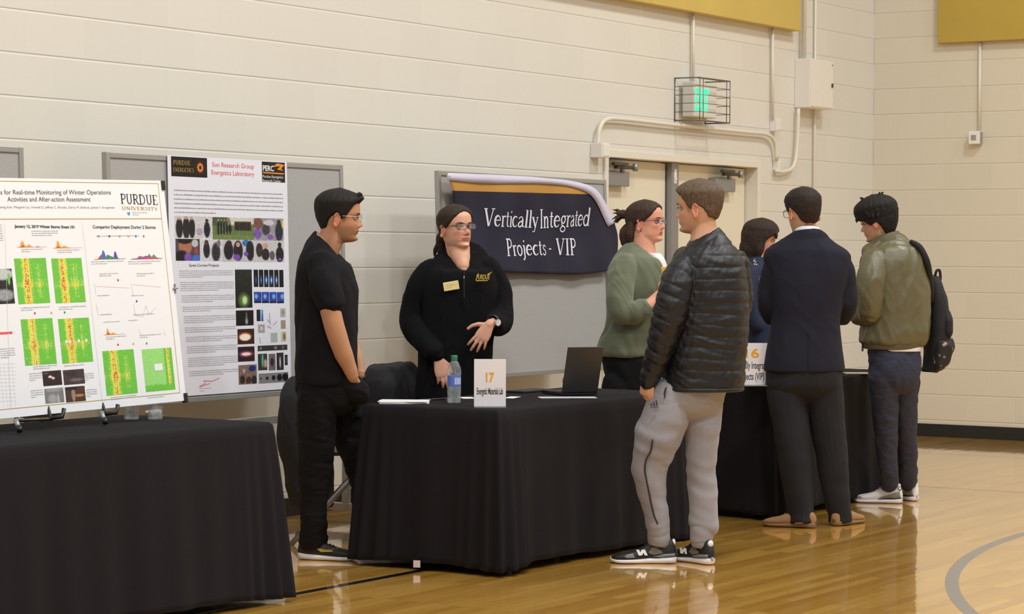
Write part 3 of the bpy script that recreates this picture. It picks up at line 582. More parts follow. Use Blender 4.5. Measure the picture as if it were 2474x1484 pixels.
def btext(body, x0, x1, yb, yt, dy=0):
    a = bn(x0, yb); b = bn(x1, yb + dy); h = a.z - bn(x0, yt).z; h = -h
    sl_ = (b.z - a.z) / (b.x - a.x)
    serif_text(g, body, a.x, 0, h, b.x - a.x, 0, fn3=lambda X, Z: (X, BY - .05 + bwave(X, a.z + (X - a.x) * sl_ + Z) - .005, a.z + (X - a.x) * sl_ + Z))
btext('Vertically', 1172, 1300, 546, 504, 4); btext('Integrated', 1304, 1426, 551, 507, -6); btext('Projects', 1222, 1318, 618, 578, -2); btext('-', 1324, 1336, 613, 578); btext('VIP', 1346, 1392, 616, 577)
g.build('lettering', mat('white_print', (226, 224, 236), .7), be)
g = G(); q_ = bn(1080, 424); g.ball((q_.x, q_.y - .012, q_.z), .012); g.build('pin', mat('white_plastic', (232, 228, 220)), be, smooth=True)

# ------------------------------------------------------------------ tables with cloths
def cloth_table(x0, x1, y0, y1, rot, zt, label, glabel, hem=.035, seed=0, flare=.014, corner=.045):
    cxm, cym = (x0 + x1) / 2, (y0 + y1) / 2; e = empty('folding_table', (cxm, cym, 0), 'folding table hidden beneath the ' + label.split(' on ')[1].split(',')[0].split(' carrying')[0] + ' cloth', 'table', 'cloth covered tables', rot)
    hw, hd = (x1 - x0) / 2, (y1 - y0) / 2
    g = G(); g.box(-hw + .012, hw - .012, -hd + .012, hd - .012, zt - .045, zt - .006); g.build('tabletop', mat('table_laminate', (190, 186, 180), .5), e, local=True, bevel=.004)
    for sx in (-1, 1):
        for sy in (-1, 1):
            g = G(); g.tube([(sx * (hw - .25), sy * (hd - .1), 0), (sx * (hw - .25), sy * (hd - .1), zt - .045)], .014); g.build('leg', M_alu, e, local=True, smooth=True)
    # cloth
    n_seg = 70; per = []; r = .03
    def edge(ax, ay, bx, by, n): return [(ax + (bx - ax) * i / n, ay + (by - ay) * i / n) for i in range(n)]
    nx_ = int((2 * hw) / .01); ny_ = int((2 * hd) / .01)
    base = edge(-hw, -hd, hw, -hd, nx_) + edge(hw, -hd, hw, hd, ny_) + edge(hw, hd, -hw, hd, nx_) + edge(-hw, hd, -hw, -hd, ny_)
    N = len(base); rs = random.Random(seed); ph = [rs.uniform(0, 6) for _ in range(6)]
    rows = 26; rings = []
    def outn(i):
        x, y = base[i]; dx = min(hw - abs(x), .16); dy = min(hd - abs(y), .16)
        # smooth outward normal near corners
        wx = max(0, 1 - (hw - abs(x)) / .14); wy = max(0, 1 - (hd - abs(y)) / .14)
        v = Vector((math.copysign(wx, x), math.copysign(wy, y), 0)); return v.normalized() if v.length else Vector((0, -1, 0))
    for j in range(rows + 1):
        f = j / rows; z = zt - (zt - hem) * (f ** 1.0); ring = []
        for i in range(N):
            x, y = base[i]; nn = outn(i); cd_ = math.hypot(hw - abs(x), hd - abs(y)); s = i * .01
            fold = .012 * math.sin(s * 7 + ph[0]) + .008 * math.sin(s * 15 + ph[1]) + .006 * math.sin(s * 31 + ph[2])
            cor = math.exp(-(cd_ / .15) ** 2)
            cf = cor * (corner + .020 * math.sin((hw - abs(x) - (hd - abs(y))) * 95 + ph[3])) 
            off = .004 + (flare * f + (fold + .014) * f ** .7 * min(1, cd_ / .08) + cf * f ** .8)
            zz = z + (.0 if j == 0 else (.010 * math.sin(s * 3 + ph[4]) * f - .012 * cor * f))
            if j == 0: off = -.012
            if j == 1: off = max(off * .6, .004)
            ring.append(Vector((x, y, zz)) + nn * off)
        if j == 1: ring = [Vector((p.x, p.y, zt - .012)) for p in ring]
        if j == 0: ring = [Vector((p.x, p.y, zt)) for p in ring]
        rings.append(ring)
    ce = empty('tablecloth', (cxm, cym, 0), label, 'tablecloth', 'black tablecloths', rot)
    g = G(); g.rings(rings, cap=False); g.add(rings[0], [tuple(range(N))])
    bm = None
    me = g.mesh('cloth'); b_ = bmesh.new(); b_.from_mesh(me); bmesh.ops.remove_doubles(b_, verts=b_.verts, dist=1e-5); bmesh.ops.recalc_face_normals(b_, faces=b_.faces); b_.to_mesh(me); b_.free()
    o = link(me, 'cloth_drape', M_cloth, ce, smooth=True, solid=.002)
    return e, ce
M_cloth = mat('black_cloth', (21, 18, 22), .9, bump=.2, bscale=900, spec=.25, var=.08, vscale=3)
ZT = .74
cloth_table(5.2, 7.75, -1.95, -1.17, 0, ZT, 'black tablecloth on the nearest table at the left edge, under the wide poster', 't', seed=1, flare=.03, corner=.05, hem=.04)
_, tc2 = cloth_table(8.95, 10.72, -2.27, -1.54, 0, ZT, 'black tablecloth on the middle table carrying the laptop and the number 17 sign', 't', seed=4, hem=.03)
cloth_table(11.72, 13.56, -2.22, -1.47, math.radians(2.5), ZT, 'black tablecloth on the far table carrying the number 16 sign', 't', seed=9, hem=.03, corner=.055)
g = G(); q_ = pix(1007, 1363, 10.86); g.box(-.016, .016, -.001, .001, -.016, .016, mt=Matrix.Translation(q_) @ Matrix.Rotation(-1.2, 4, 'Z')); g.build('care_tag', mat('tag_white', (226, 200, 196), .6), tc2, label='small white care tag')


# ------------------------------------------------------------------ PEOPLE
def smoothstep(a, b, x): t = np.clip((x - a) / (b - a), 0, 1); return t * t * (3 - 2 * t)
SKIN = {'olive': (188, 138, 106), 'fair': (216, 164, 138), 'pink': (218, 158, 134), 'tan': (208, 160, 130), 'light': (212, 168, 136)}
class Head:
    """centre = point between the ears at eye height; a = heading (0 towards the camera, 90 to image right), pitch down positive"""
    def __init__(s, c, a, pitch=0, roll=0, size=1.0, jaw=1.0, nose=1.0, wide=1.0):
        a = math.radians(a); y = (-F0 * math.cos(a) + R0 * math.sin(a)).normalized(); z = Vector((0, 0, 1)); x = y.cross(z)
        m = Matrix((x, y, z)).transposed() @ Matrix.Rotation(-math.radians(pitch), 3, 'X') @ Matrix.Rotation(math.radians(roll), 3, 'Y')
        s.m = m; s.c = Vector(c); s.size = size; s.jaw = jaw; s.nose = nose; s.wide = wide
        s.R = np.array(m) * size; s.C = np.array(c)
    def tow(s, p): return np.asarray(p) @ s.R.T + s.C
    def w(s, x, y, z): return s.c + s.m @ (Vector((x, y, z)) * s.size)
    def loc(s, v): return (np.asarray(v) - s.C) @ np.linalg.inv(s.R).T
    def surf(s, nt=72, nth=120):
        t = np.linspace(0.0, 1, nt); t = .5 - .5 * np.cos(PI * t); th = np.linspace(-PI, PI, nth, endpoint=False)
        Tt, TH_ = np.meshgrid(t, th, indexing='ij')
        yf = cint(Tt, [0, .03, .08, .15, .22, .3, .38, .47, .55, .62, .72, .82, .9, .96, 1], [.03, .072, .089, .084, .088, .09, .088, .083, .090, .0945, .094, .085, .067, .042, 0])
        yb = cint(Tt, [0, .05, .15, .25, .35, .5, .65, .78, .88, .95, 1], [.005, .02, .05, .068, .082, .098, .104, .098, .078, .05, 0])
        ww = cint(Tt, [0, .05, .12, .22, .35, .5, .62, .75, .86, .94, 1], [.012, .032, .045 * s.jaw, .055 * s.jaw, .063, .069, .074, .074, .062, .042, 0]) * s.wide
        cy = np.cos(TH_); sx = np.sin(TH_)
        front = cy > 0; e = np.where(front, 2.25, 2.0)
        rr = (np.abs(cy) ** e + np.abs(sx) ** e) ** (-1 / e)
        x = ww * sx * rr; y = np.where(front, yf, yb) * cy * rr; z = -.115 + .23 * Tt
        fr = smoothstep(.02, .06, y)
        g2 = lambda cx, sx_, ct, st: np.exp(-((x - cx) / sx_) ** 2 - ((Tt - ct) / st) ** 2)
        # nose ridge
        amp = cint(Tt, [0, .30, .325, .345, .37, .42, .5, .56, 1], [0, 0, .012, .021, .024, .018, .007, 0, 0]) * s.nose
        sg = cint(Tt, [0, .3, .35, .42, .55, 1], [.014, .014, .0125, .009, .008, .008])
        d = amp * np.exp(-(x / sg) ** 2)
        d = d + .006 * (g2(.014, .006, .335, .02) + g2(-.014, .006, .335, .02)) * s.nose
        d = d - .011 * (g2(.031, .017, .495, .04) + g2(-.031, .017, .495, .04))
        d = d + .004 * (g2(.028, .02, .57, .025) + g2(-.028, .02, .57, .025))
        d = d + .0055 * g2(0, .024, .252, .016) + .0055 * g2(0, .021, .208, .017) - .003 * g2(0, .026, .23, .008)
        d = d - .003 * g2(0, .03, .165, .02) + .004 * g2(0, .022, .09, .04) + .003 * (g2(.042, .02, .4, .06) + g2(-.042, .02, .4, .06))
        y = y + d * fr
        return x, y, z, Tt, TH_
    def geo(s, g):
        x, y, z, _, _ = s.surf(); P = s.tow(np.stack([x, y, z], -1)); g.rings([list(map(Vector, r)) for r in P[1:-1]])
        for sd in (-1, 1):          # ears
            E = Matrix.Rotation(sd * .28, 3, 'Z') @ Matrix.Rotation(-.12, 3, 'X')
            c = s.w(sd * .0735 * s.wide, -.008, -.014)
            pts = []
            for k in range(13):
                a = math.radians(-150 + k * 25); q = E @ Vector((0, .016 * math.cos(a) * (1 if math.sin(a) > -.3 else .7), .031 * math.sin(a)))
                pts.append(c + s.m @ (q * s.size) + s.m @ Vector((sd * .007, 0, 0)))
            g.tube(pts, .0042 * s.size, n=8)
            g.ball(c, (.006, .015, .028), mt=s.m @ E, n=14, m=10)
        return g
    def hair(s, fn, seed=0, strand=.0025):
        x, y, z, t, th = s.surf(); a = np.abs(np.degrees(th)); thick = fn(a, t, np.degrees(th))
        n = np.stack([x / .075, y / .1, (z + .0) / .12], -1); n /= np.linalg.norm(n, axis=-1, keepdims=True)
        rnd = np.sin(th * 41 + seed) * .5 + np.sin(th * 23 + t * 9 + seed) * .5
        thick = thick + np.where(thick > 0, rnd * strand, 0)
        P = np.stack([x, y, z], -1) + n * thick[..., None]
        P = s.tow(P); g = G(); g.rings([list(map(Vector, r)) for r in P[1:-1]]); return g
def hair_short(top=.016, side=.006, front=.016, line=None, quiff=0):
    line = line or ([0, 30, 48, 62, 72, 84, 96, 112, 135, 180], [.80, .80, .76, .62, .50, .46, .57, .50, .28, .20])
    def fn(a, t, th):
        tl = np.interp(a, *line); m = smoothstep(tl - .012, tl + .012, t)
        th_ = side + (top - side) * smoothstep(.55, .85, t) + (front - top) * smoothstep(60, 10, a) * smoothstep(.7, .85, t)
        th_ = th_ + quiff * np.exp(-((a / 45) ** 2) - ((t - .84) / .08) ** 2)
        return np.where(m > .02, m * (th_ + .004) - .004, -.004)
    return fn
HAIRM = {}
def hairmat(name, c):
    return mat(name, [x * .85 for x in c], .62, bump=1, bscale=240, var=.5, vscale=150, aniso=(1, 1, .12), spec=.3)
def strands(v, n):
    q = v.copy(); q[:, 2] *= .35
    return v + n * (.0013 * nz(q, 170, 5) + .0012 * nz(q, 300, 6) + .0006 * nz(v, 90, 7))[:, None]

class Fig:
    def __init__(s, Z0, fx, fy, label, phi=0):
        s.Z = Z0; f = pix(fx, fy, Z0); s.e = empty('person', (f.x, f.y, 0), label, 'person'); s.phi = math.radians(phi); s.body = G(); s.head = None; s.cloths = []
    def P(s, px, py, dz=0): return pix(px, py, s.Z + dz)
    def slices(s, sl, scale=1.0, n=44, ex=2.35, phi=None):
        """sl: (py, pxL, pxR, depth half, dz)"""
        sl = [tuple(q) + (0,) * (7 - len(q)) for q in sl]
        arr = np.array(sl, float); k = np.arange(len(sl)); kk = np.linspace(0, len(sl) - 1, (len(sl) - 1) * 4 + 1)
        A = np.stack([cint(kk, k, arr[:, j]) for j in range(7)], -1); rings = []
        ph = s.phi if phi is None else math.radians(phi)
        ax = R0 * math.cos(ph) + F0 * math.sin(ph); bx = -R0 * math.sin(ph) + F0 * math.cos(ph)
        for py, L, Rr, d, dz, tR, tF in A:
            Z = s.Z + dz; c = pix((L + Rr) / 2, py, Z); h = (Rr - L) / 2 * Z / FPX
            a = math.sqrt(max(h * h - (d * math.sin(ph)) ** 2, (h * .4) ** 2)) / max(math.cos(ph), .3)
            ring = []
            for i in range(n):
                th = 2 * PI * i / n; cx, sx = math.cos(th), math.sin(th); r = (abs(cx) ** ex + abs(sx) ** ex) ** (-1 / ex)
                ring.append(c + ax * (a * scale * cx * r) + bx * (d * scale * sx * r) + U0 * (tF * sx * r - tR * cx * r))
            rings.append(ring)
        return rings
    def torso(s, g, sl, scale=1.0, **k): g.rings(s.slices(sl, scale, **k)); return g
    def limb(s, g, pts, rs=1.0, n=18, smooth=5, end=True):
        P = [s.P(p[0], p[1], p[2]) for p in pts]; R_ = [p[3] * rs for p in pts]; g.tube(P, R_, n=n, smooth=smooth)
        g.ball(P[0], R_[0] * .98, n=14, m=8)
        if end: g.ball(P[-1], R_[-1] * .9, n=14, m=8)
        return g
    def leg(s, pts, ay, dirv, L=.3, back=.075):
        A = onz(pts[-1][0], ay, 0); dza = (A - CAM).dot(FC) - s.Z; n = len(pts) - 1
        q = [(p[0], p[1], pts[0][2] + (dza - pts[0][2]) * (i / n) ** .8, p[3]) for i, p in enumerate(pts)]
        d = Vector((dirv[0], dirv[1], 0)).normalized(); heel = A - d * back
        s.body.tube([s.P(*q[-2][:3]), A + U0 * .09, A + U0 * .05 + d * .01, A + U0 * .035 + d * .08], [.033, .023, .020, .018], n=14, smooth=3)
        return q, heel, d
    def cloth(s, g, name, m, voxel=.006, smooth=12, fn=None, label=None, sm2=2):
        me = remesh(g, voxel, smooth)
        if fn:
            for f_ in (fn if isinstance(fn, list) else [fn]): setv(me, f_(getv(me), getn(me)))
        me.transform(wmat(s.e).inverted()); return link(me, name, m, s.e, smooth=True, label=label)
    def finish_body(s, skin, voxel=.0036, stubble=0, sideburn=None, lips=(186, 96, 88), blush=.5, name='skin'):
        me = remesh(s.body, voxel, 3); v = getv(me); base = np.array(sr(SKIN[skin])[:3]); c = np.tile(base, (len(v), 1))
        c *= (1 + .05 * nz(v, 9, 3))[:, None]
        if s.head:
            q = s.head.loc(v); t = (q[:, 2] + .115) / .23; fr = (q[:, 1] > .05) & (np.abs(q[:, 0]) < .06)
            def ov(col, a):
                nonlocal c; a = np.clip(a, 0, 1)[:, None]; c = c * (1 - a) + np.array(sr(col)[:3]) * a
            bl = np.exp(-((np.abs(q[:, 0]) - .04) / .02) ** 2 - ((t - .36) / .09) ** 2) * fr * blush; ov((206, 112, 96), bl * .6)
            no = np.exp(-(q[:, 0] / .014) ** 2 - ((t - .36) / .05) ** 2) * (q[:, 1] > .085) * blush; ov((206, 108, 92), no * .6)
            er = smoothstep(.07, .078, np.abs(q[:, 0])) * (np.abs(t - .44) < .2) * (np.abs(q[:, 1] + .008) < .03); ov((204, 112, 90), er * .55)
            if stubble: ov((96, 76, 60), stubble * smoothstep(.36, .28, t) * (q[:, 1] > -.0) * (t > -.02) * 1.0)
            lp = smoothstep(.027, .022, np.abs(q[:, 0])) * smoothstep(.185, .2, t) * smoothstep(.272, .258, t) * (q[:, 1] > .07); ov(lips, lp * .75)
            ml = smoothstep(.025, .02, np.abs(q[:, 0])) * np.exp(-((t - .232) / .008) ** 2) * (q[:, 1] > .07); ov((92, 44, 42), ml * .9)
            if sideburn: ov(sideburn, .6 * smoothstep(.05, .056, np.abs(q[:, 0])) * smoothstep(.012, .024, q[:, 1]) * smoothstep(.046, .030, q[:, 1] + .05 * (.52 - t)) * smoothstep(.36, .46, t) * smoothstep(.66, .56, t))
            so = np.exp(-((np.abs(q[:, 0]) - .031) / .016) ** 2 - ((t - .5) / .03) ** 2) * fr; ov((170, 104, 90), so * .25)
        setcol(me, c); me.transform(wmat(s.e).inverted())
        return link(me, 'body', colmat('human_skin', .5, .35, bump=.12, bscale=300, sub=.12), s.e, smooth=True)
    def face(s, brow=(60, 44, 36), iris=(70, 80, 80), glasses=None, look=0, lens=(.026, .017), gcol=None):
        h = s.head; hi = G(); es = []
        for sd in (-1, 1):
            c = (sd * .031, .0775, -.001)
            g = G(); c = (c[0], c[1] - .001, c[2]); g.ball(h.w(*c), (.0125, .0105, .0054), mt=h.m, n=24, m=14, mi=0)
            g.ball(h.w(c[0] + look, c[1] + .0085, c[2]), (.0052, .0035, .0050), mt=h.m, n=16, m=8, mi=1)
            g.ball(h.w(c[0] + look, c[1] + .0108, c[2]), (.0026, .002, .0026), mt=h.m, n=12, m=6, mi=2)
            g.build('eye', [mat('eye_white', (188, 176, 170), .25), mat('iris_%d' % iris[0], iris, .25), mat('pupil', (14, 12, 12), .2)], s.e, smooth=True)
            g = G(); P_ = []
            for k in range(9):
                u = -1 + k / 4; P_.append(h.w(sd * .031 + u * .0155, .0885 - .0075 * u * u - (.002 if sd * u > 0 else 0), .006 - .006 * u * u))
            g.tube(P_, [.0008, .0016, .0019, .002, .002, .002, .0019, .0016, .0008], n=6); g.build('eyelash', mat('lash', (36, 26, 24), .7), s.e, smooth=True)
            g = G(); P_ = []
            for k in range(9):
                u = -1 + k / 4; P_.append(h.w(sd * (.034 + u * .019), .0935 - .007 * max(0, u) ** 2 - .0035 * (u + 1) ** 2 * .5, .021 - .003 * (u - .2) ** 2))
            g.tube(P_, [.0015, .0026, .003, .003, .0028, .0026, .0022, .0018, .001], n=8); g.build('eyebrow', mat('brow_%d' % brow[0], brow, .8), s.e, smooth=True)
        if glasses:
            ge = bpy.data.objects.new('glasses', None); COL.objects.link(ge); ge.parent = s.e
            g = G(); lw, lh = lens; r = .0014
            for sd in (-1, 1):
                pts = []
                for k in range(25):
                    a = 2 * PI * k / 24; e = 3.2; cx, sx = math.cos(a), math.sin(a); rr = (abs(cx) ** e + abs(sx) ** e) ** (-1 / e)
                    pts.append(h.w(sd * .0335 + lw * cx * rr, .1045 - abs(sd * .0335 + lw * cx * rr) ** 2 * 2.2, .0 + lh * sx * rr))
                g.tube(pts, r if glasses != 'wire' else .0009, n=6)
                out = .0335 + lw
                g.tube([h.w(sd * out, .1045 - out ** 2 * 2.2, .006), h.w(sd * (out + .009), .085, .007), h.w(sd * .0765 * h.wide, .03, .006), h.w(sd * .078 * h.wide, -.01, .004), h.w(sd * .075 * h.wide, -.022, -.008)], r * 1.15, n=6)
            g.tube([h.w(-.0085, .104, .002), h.w(0, .1085, .005), h.w(.0085, .104, .002)], r, n=6)
            c = gcol or (30, 26, 28); g.build('glasses_frame', mat('frame_%d' % c[0], c, .3, metal=.3 if glasses != 'wire' else .8), ge, smooth=True)
            g = G()
            for sd in (-1, 1):
                vs = [h.w(sd * .0335, .1045 - .0335 ** 2 * 2.2, 0)]
                for k in range(24):
                    a = 2 * PI * k / 24; e = 3.2; cx, sx = math.cos(a), math.sin(a); rr = (abs(cx) ** e + abs(sx) ** e) ** (-1 / e)
                    X = sd * .0335 + lw * .96 * cx * rr; vs.append(h.w(X, .1045 - X * X * 2.2, lh * .96 * sx * rr))
                g.add(vs, [(0, k, k % 24 + 1) for k in range(1, 25)])
            g.build('lens', mat('lens_glass', (240, 240, 245), .05, alpha=.12, spec=.8), ge, smooth=True)
    def hand(s, g, wrist, d, up, side, curl=.35, spread=.12, size=1.0, thumb=(.75, .35), fist=None):
        """wrist point, d fingers direction, up = back-of-hand normal, side=+1: thumb on the (d x up) side"""
        d = Vector(d).normalized(); up = (Vector(up) - d * Vector(up).dot(d)).normalized(); x = d.cross(up) * side; S = size
        w = Vector(wrist)
        rings = []
        for f, hw, ht in ((0, .026, .019), (.03, .033, .018), (.06, .040, .0155), (.085, .041, .013), (.1, .037, .009)):
            c = w + d * f * S; rings.append([c + x * (hw * S * math.copysign(abs(math.cos(a)) ** .8, math.cos(a))) + up * (ht * S * math.copysign(abs(math.sin(a)) ** .8, math.sin(a))) for a in [2 * PI * k / 16 for k in range(16)]])
        g.rings(rings)
        for i, (off, base, ln, r) in enumerate(((.028, .088, .072, .0096), (.0095, .094, .08, .0098), (-.0095, .09, .074, .0094), (-.0275, .08, .058, .0084))):
            cu = curl if not hasattr(curl, '__len__') else curl[i]; p = w + d * base * S + x * off * S; a = cu * .5; pts = [w + d * (base - .03) * S + x * off * .9 * S, p]; dd = (d + x * spread * off / .028)
            for q, sg in enumerate((.44, .3, .26)):
                dv = (dd * math.cos(a) - up * math.sin(a)).normalized(); p = p + dv * ln * sg * S; pts.append(p); a += cu
            g.tube(pts, [r * S, r * 1.03 * S, r * .98 * S, r * .9 * S, r * .72 * S], n=10); g.ball(pts[-1], r * .74 * S, n=10, m=6)
        a, b = thumb; p0 = w + d * .02 * S + x * .02 * S; p1 = p0 + (d * .6 + x * a - up * .15).normalized() * .038 * S; p2 = p1 + (d * .9 + x * b - up * .1).normalized() * .032 * S; p3 = p2 + (d + x * b * .5 - up * .15).normalized() * .026 * S
        g.tube([p0, p1, p2, p3], [.014 * S, .0125 * S, .0105 * S, .0085 * S], n=10); g.ball(p3, .0085 * S, n=10, m=6)
        return g

def shoe(parent, heel, dirv, L=.30, up_m=None, sole_m=None, wid=1.0, name='shoe', high=.095, parts=None):
    """heel = ground point at the back of the heel"""
    d = Vector((dirv[0], dirv[1], 0)).normalized(); x = Vector((d.y, -d.x, 0)); h = Vector(heel); h.z = 0
    e = bpy.data.objects.new(name, None); COL.objects.link(e); e.parent = parent; e.location = wmat(parent).inverted() @ h; e.rotation_euler = (0, 0, math.atan2(d.y, d.x))
    S = np.linspace(0, 1, 22)
    hw = cint(S, [0, .04, .12, .3, .45, .6, .75, .88, .96, 1], [.012, .026, .034, .035, .036, .043, .048, .042, .026, .006]) * wid
    side = cint(S, [0, .3, .6, 1], [0, -.004, .0, .008])
    def ringz(z0, z1, f, ins=0):      # z0,z1 arrays
        R_ = []
        for i, s_ in enumerate(S):
            w = max(hw[i] * f - ins, .003); a0, a1 = z0[i], z1[i]; ring = []
            for k in range(16):
                a = 2 * PI * k / 16; cx, sx = math.cos(a), math.sin(a); rr = (abs(cx) ** 3 + abs(sx) ** 3) ** (-1 / 3)
                z = (a0 + a1) / 2 + (a1 - a0) / 2 * sx * rr; tp = 1 - .3 * max(0, (z - .03) / .08) if z > .03 else 1
                ring.append((s_ * L, side[i] + w * cx * rr * tp, z))
            R_.append(ring)
        return R_
    st = cint(S, [0, .1, .4, .7, .9, 1], [.038, .034, .028, .024, .024, .03])
    sb = cint(S, [0, .05, .2, .8, .93, 1], [.006, .001, .0, .0, .004, .014])
    g = G(); g.rings(ringz(sb, st, 1.06)); g.build('sole', sole_m, e, local=True, smooth=True)
    top = cint(S, [0, .03, .08, .2, .32, .42, .55, .7, .85, .95, 1], [.06, high * .88, high, high * .92, high, high * .86, .07, .055, .046, .036, .026])
    g = G(); g.rings(ringz(st * .5, top, 1.0)); g.build('upper', up_m, e, local=True, smooth=True)
    return e, L, hw, top
def shoe_detail(e, side, poly, m, name, L, y_off=.0):
    """flat mark on the side of the shoe; poly in (s*L, z)"""
    g = G(); g.prism(poly, min(0, side) , max(0, side)); return g.build(name, m, e, local=True)
def side_patch(e, s_pts, m, name, side, wid=1.0, lift=.0015, L=.3, high=.095):
    """thin patch following the upper's flank; s_pts (s,z) polygon, side=+1/-1 (local y)"""
    def yy(s_, z):
        hw = float(cint(s_, [0, .04, .12, .3, .45, .6, .75, .88, .96, 1], [.012, .026, .034, .035, .036, .043, .048, .042, .026, .006])) * wid
        zt = float(cint(s_, [0, .03, .08, .2, .32, .42, .55, .7, .85, .95, 1], [.06, high * .88, high, high * .92, high, high * .86, .07, .055, .046, .036, .026]))
        zb_ = .014; f = min(1, abs((z - (zt + zb_) / 2) / ((zt - zb_) / 2))); c = (1 - f ** 3) ** (1 / 3) if f < 1 else .2
        tp = 1 - .3 * max(0, (z - .03) / .08)
        return side * (max(c, .25) * hw * tp + lift) + float(cint(s_, [0, .3, .6, 1], [0, -.004, .0, .008]))
    # triangulate by subdividing fan
    n = len(s_pts); cs = (sum(p[0] for p in s_pts) / n, sum(p[1] for p in s_pts) / n); g = G(); vs = []; fs = []
    K_ = 5
    for r in range(K_ + 1):
        for p in s_pts:
            q = (cs[0] + (p[0] - cs[0]) * r / K_, cs[1] + (p[1] - cs[1]) * r / K_); vs.append((q[0] * L, yy(*q), q[1]))
    for r in range(K_):
        for i in range(n): fs.append((r * n + i, r * n + (i + 1) % n, (r + 1) * n + (i + 1) % n, (r + 1) * n + i))
    g.add(vs, fs); return g.build(name, m, e, local=True, smooth=True, solid=.0008)
def laces(e, L, high, m, n=5):
    g = G()
    for i in range(n):
        s_ = .36 + i * .055; z = float(cint(s_, [.32, .42, .55, .7], [high, high * .86, .07, .055])) + .001
        g.tube([(s_ * L, -.022, z - .008), (s_ * L + .003, 0, z + .002), (s_ * L, .022, z - .008)], .0025, n=6)
    g.build('laces', m, e, local=True, smooth=True)

SHW = mat('sole_white', (226, 222, 224), .45); M_blackup = mat('shoe_black', (22, 22, 24), .6, bump=.1); M_lace = mat('lace_black', (24, 24, 26), .8)

def proj(v):
    d = v - np.array(CAM); Z = d @ np.array(FC); return W / 2 + (d @ np.array(RC)) / Z * FPX, H / 2 - (d @ np.array(UC)) / Z * FPX, Z
def vneck(ax, ay, ty, hw, depth):
    # open neckline: the cloth is folded inwards inside a V
    def fn(v, n):
        px, py, Z = proj(v); half = hw * (ay - py) / (ay - ty); inside = smoothstep(0, 3, half - np.abs(px - ax)) * (py < ay) * (Z < np.median(Z) + .0)
        return v + np.array(F0)[None, :] * (inside * depth)[:, None]
    return fn
# ---- 1 man in black polo
f1 = Fig(11.22, 790, 1355, 'person in black polo shirt and glasses in profile, hand in pocket, behind the middle table')
SH = [(592, 762, 820, .082, 0, .062), (600, 755, 830, .10, 0, .06), (612, 742, 838, .15, 0, .045), (630, 729, 845, .20, 0, .022), (658, 719, 851, .225), (700, 716, 860, .225), (752, 716, 863, .21), (811, 718, 864, .195), (885, 716, 864, .19), (915, 715, 863, .19), (928, 716, 862, .185)]
h = f1.head = Head(f1.P(819, 525, 0), 92, 3, size=1.02, wide=1.0)
h.geo(f1.body)
f1.limb(f1.body, [(807, 550, 0, .058), (800, 578, 0, .058), (790, 612, 0, .052)], smooth=3)
f1.torso(f1.body, SH, .86)
AR = [(778, 650, -.2, .05), (792, 720, -.245, .05), (803, 770, -.245, .047), (812, 803, -.235, .0465), (828, 850, -.21, .043), (845, 890, -.18, .033), (853, 912, -.165, .027)]
AL = [(800, 650, .2, .05), (815, 740, .24, .047), (835, 800, .23, .043), (858, 860, .19, .036), (868, 905, .16, .028)]
f1.limb(f1.body, AR); f1.limb(f1.body, AL)
f1.hand(f1.body, f1.P(853, 912, -.165), f1.P(866, 950, -.12) - f1.P(853, 912, -.165), -F0, 1, curl=.6, size=.75)
PL = [(915, 717, 863, .18), (935, 718, 868, .175), (955, 722, 872, .165), (975, 730, 866, .15), (992, 745, 850, .11), (1004, 765, 830, .05)]
L1 = [(768, 965, -.085, .092), (764, 1050, -.09, .084), (760, 1110, -.09, .074), (757, 1180, -.085, .063), (757, 1240, -.08, .058), (757, 1290, -.075, .056), (758, 1312, -.075, .060)]
L2 = [(828, 965, .09, .092), (848, 1050, .1, .08), (872, 1120, .1, .072), (884, 1200, .1, .062), (888, 1290, .1, .057), (888, 1312, .1, .06)]
L1, hp1, d1_ = f1.leg(L1, 1352, R0 * .97 - F0 * .22); L2, hp2, d2_ = f1.leg(L2, 1346, R0 * .97 - F0 * .1)
f1.torso(f1.body, PL, .86)
for Lg in (L1, L2): f1.limb(f1.body, Lg, .8, end=False)
f1.finish_body('olive', stubble=.42, sideburn=(60, 46, 38), blush=.25, lips=(176, 98, 86))
f1.face(brow=(34, 26, 22), glasses='wire', gcol=(190, 184, 180))
g = G(); f1.torso(g, SH)
f1.limb(g, [(776, 640, -.17, .070), (785, 690, -.225, .067), (797, 728, -.24, .062), (799, 738, -.24, .060)])
f1.limb(g, [(800, 640, .17, .068), (812, 690, .22, .064), (822, 735, .235, .058)])
M_polo = mat('black_polo_fabric', (16, 15, 19), .9, bump=.2, bscale=700, spec=.25)
f1.cloth(g, 'polo_shirt', M_polo, .006, 5, [folds(.007, 7, .5, 2), folds(.003, 19, .6, 4)])
g = G()
def collar(fig, rows, name, m, thick=.006, n=40, parent=None, pw=1):
    """rows: rings (py, pxL, pxR, depth half, dz, front drop) building a band round the neck"""
    rr = []
    for (py, L, Rr, d, dz, drop, fang) in rows:
        Z = fig.Z + dz; c = pix((L + Rr) / 2, py, Z); hh = (Rr - L) / 2 * Z / FPX; ring = []
        for i in range(n):
            th = 2 * PI * i / n; dd = math.cos(th - math.radians(fang)); p = c + R0 * (hh * math.cos(th)) + F0 * (d * math.sin(th)); p.z -= drop * ((1 + dd) / 2) ** pw; ring.append(p)
        rr.append(ring)
    g = G(); g.rings(rr, cap=False); return g.build(name, m, parent or fig.e, smooth=True, solid=thick, subd=1)
collar(f1, [(584, 758, 826, .088, 0, .12, 0), (570, 760, 822, .08, 0, .118, 0), (564, 761, 820, .078, 0, .118, 0), (570, 757, 826, .086, 0, .124, 0), (584, 750, 836, .10, 0, .13, 0)], 'shirt_collar', M_polo)
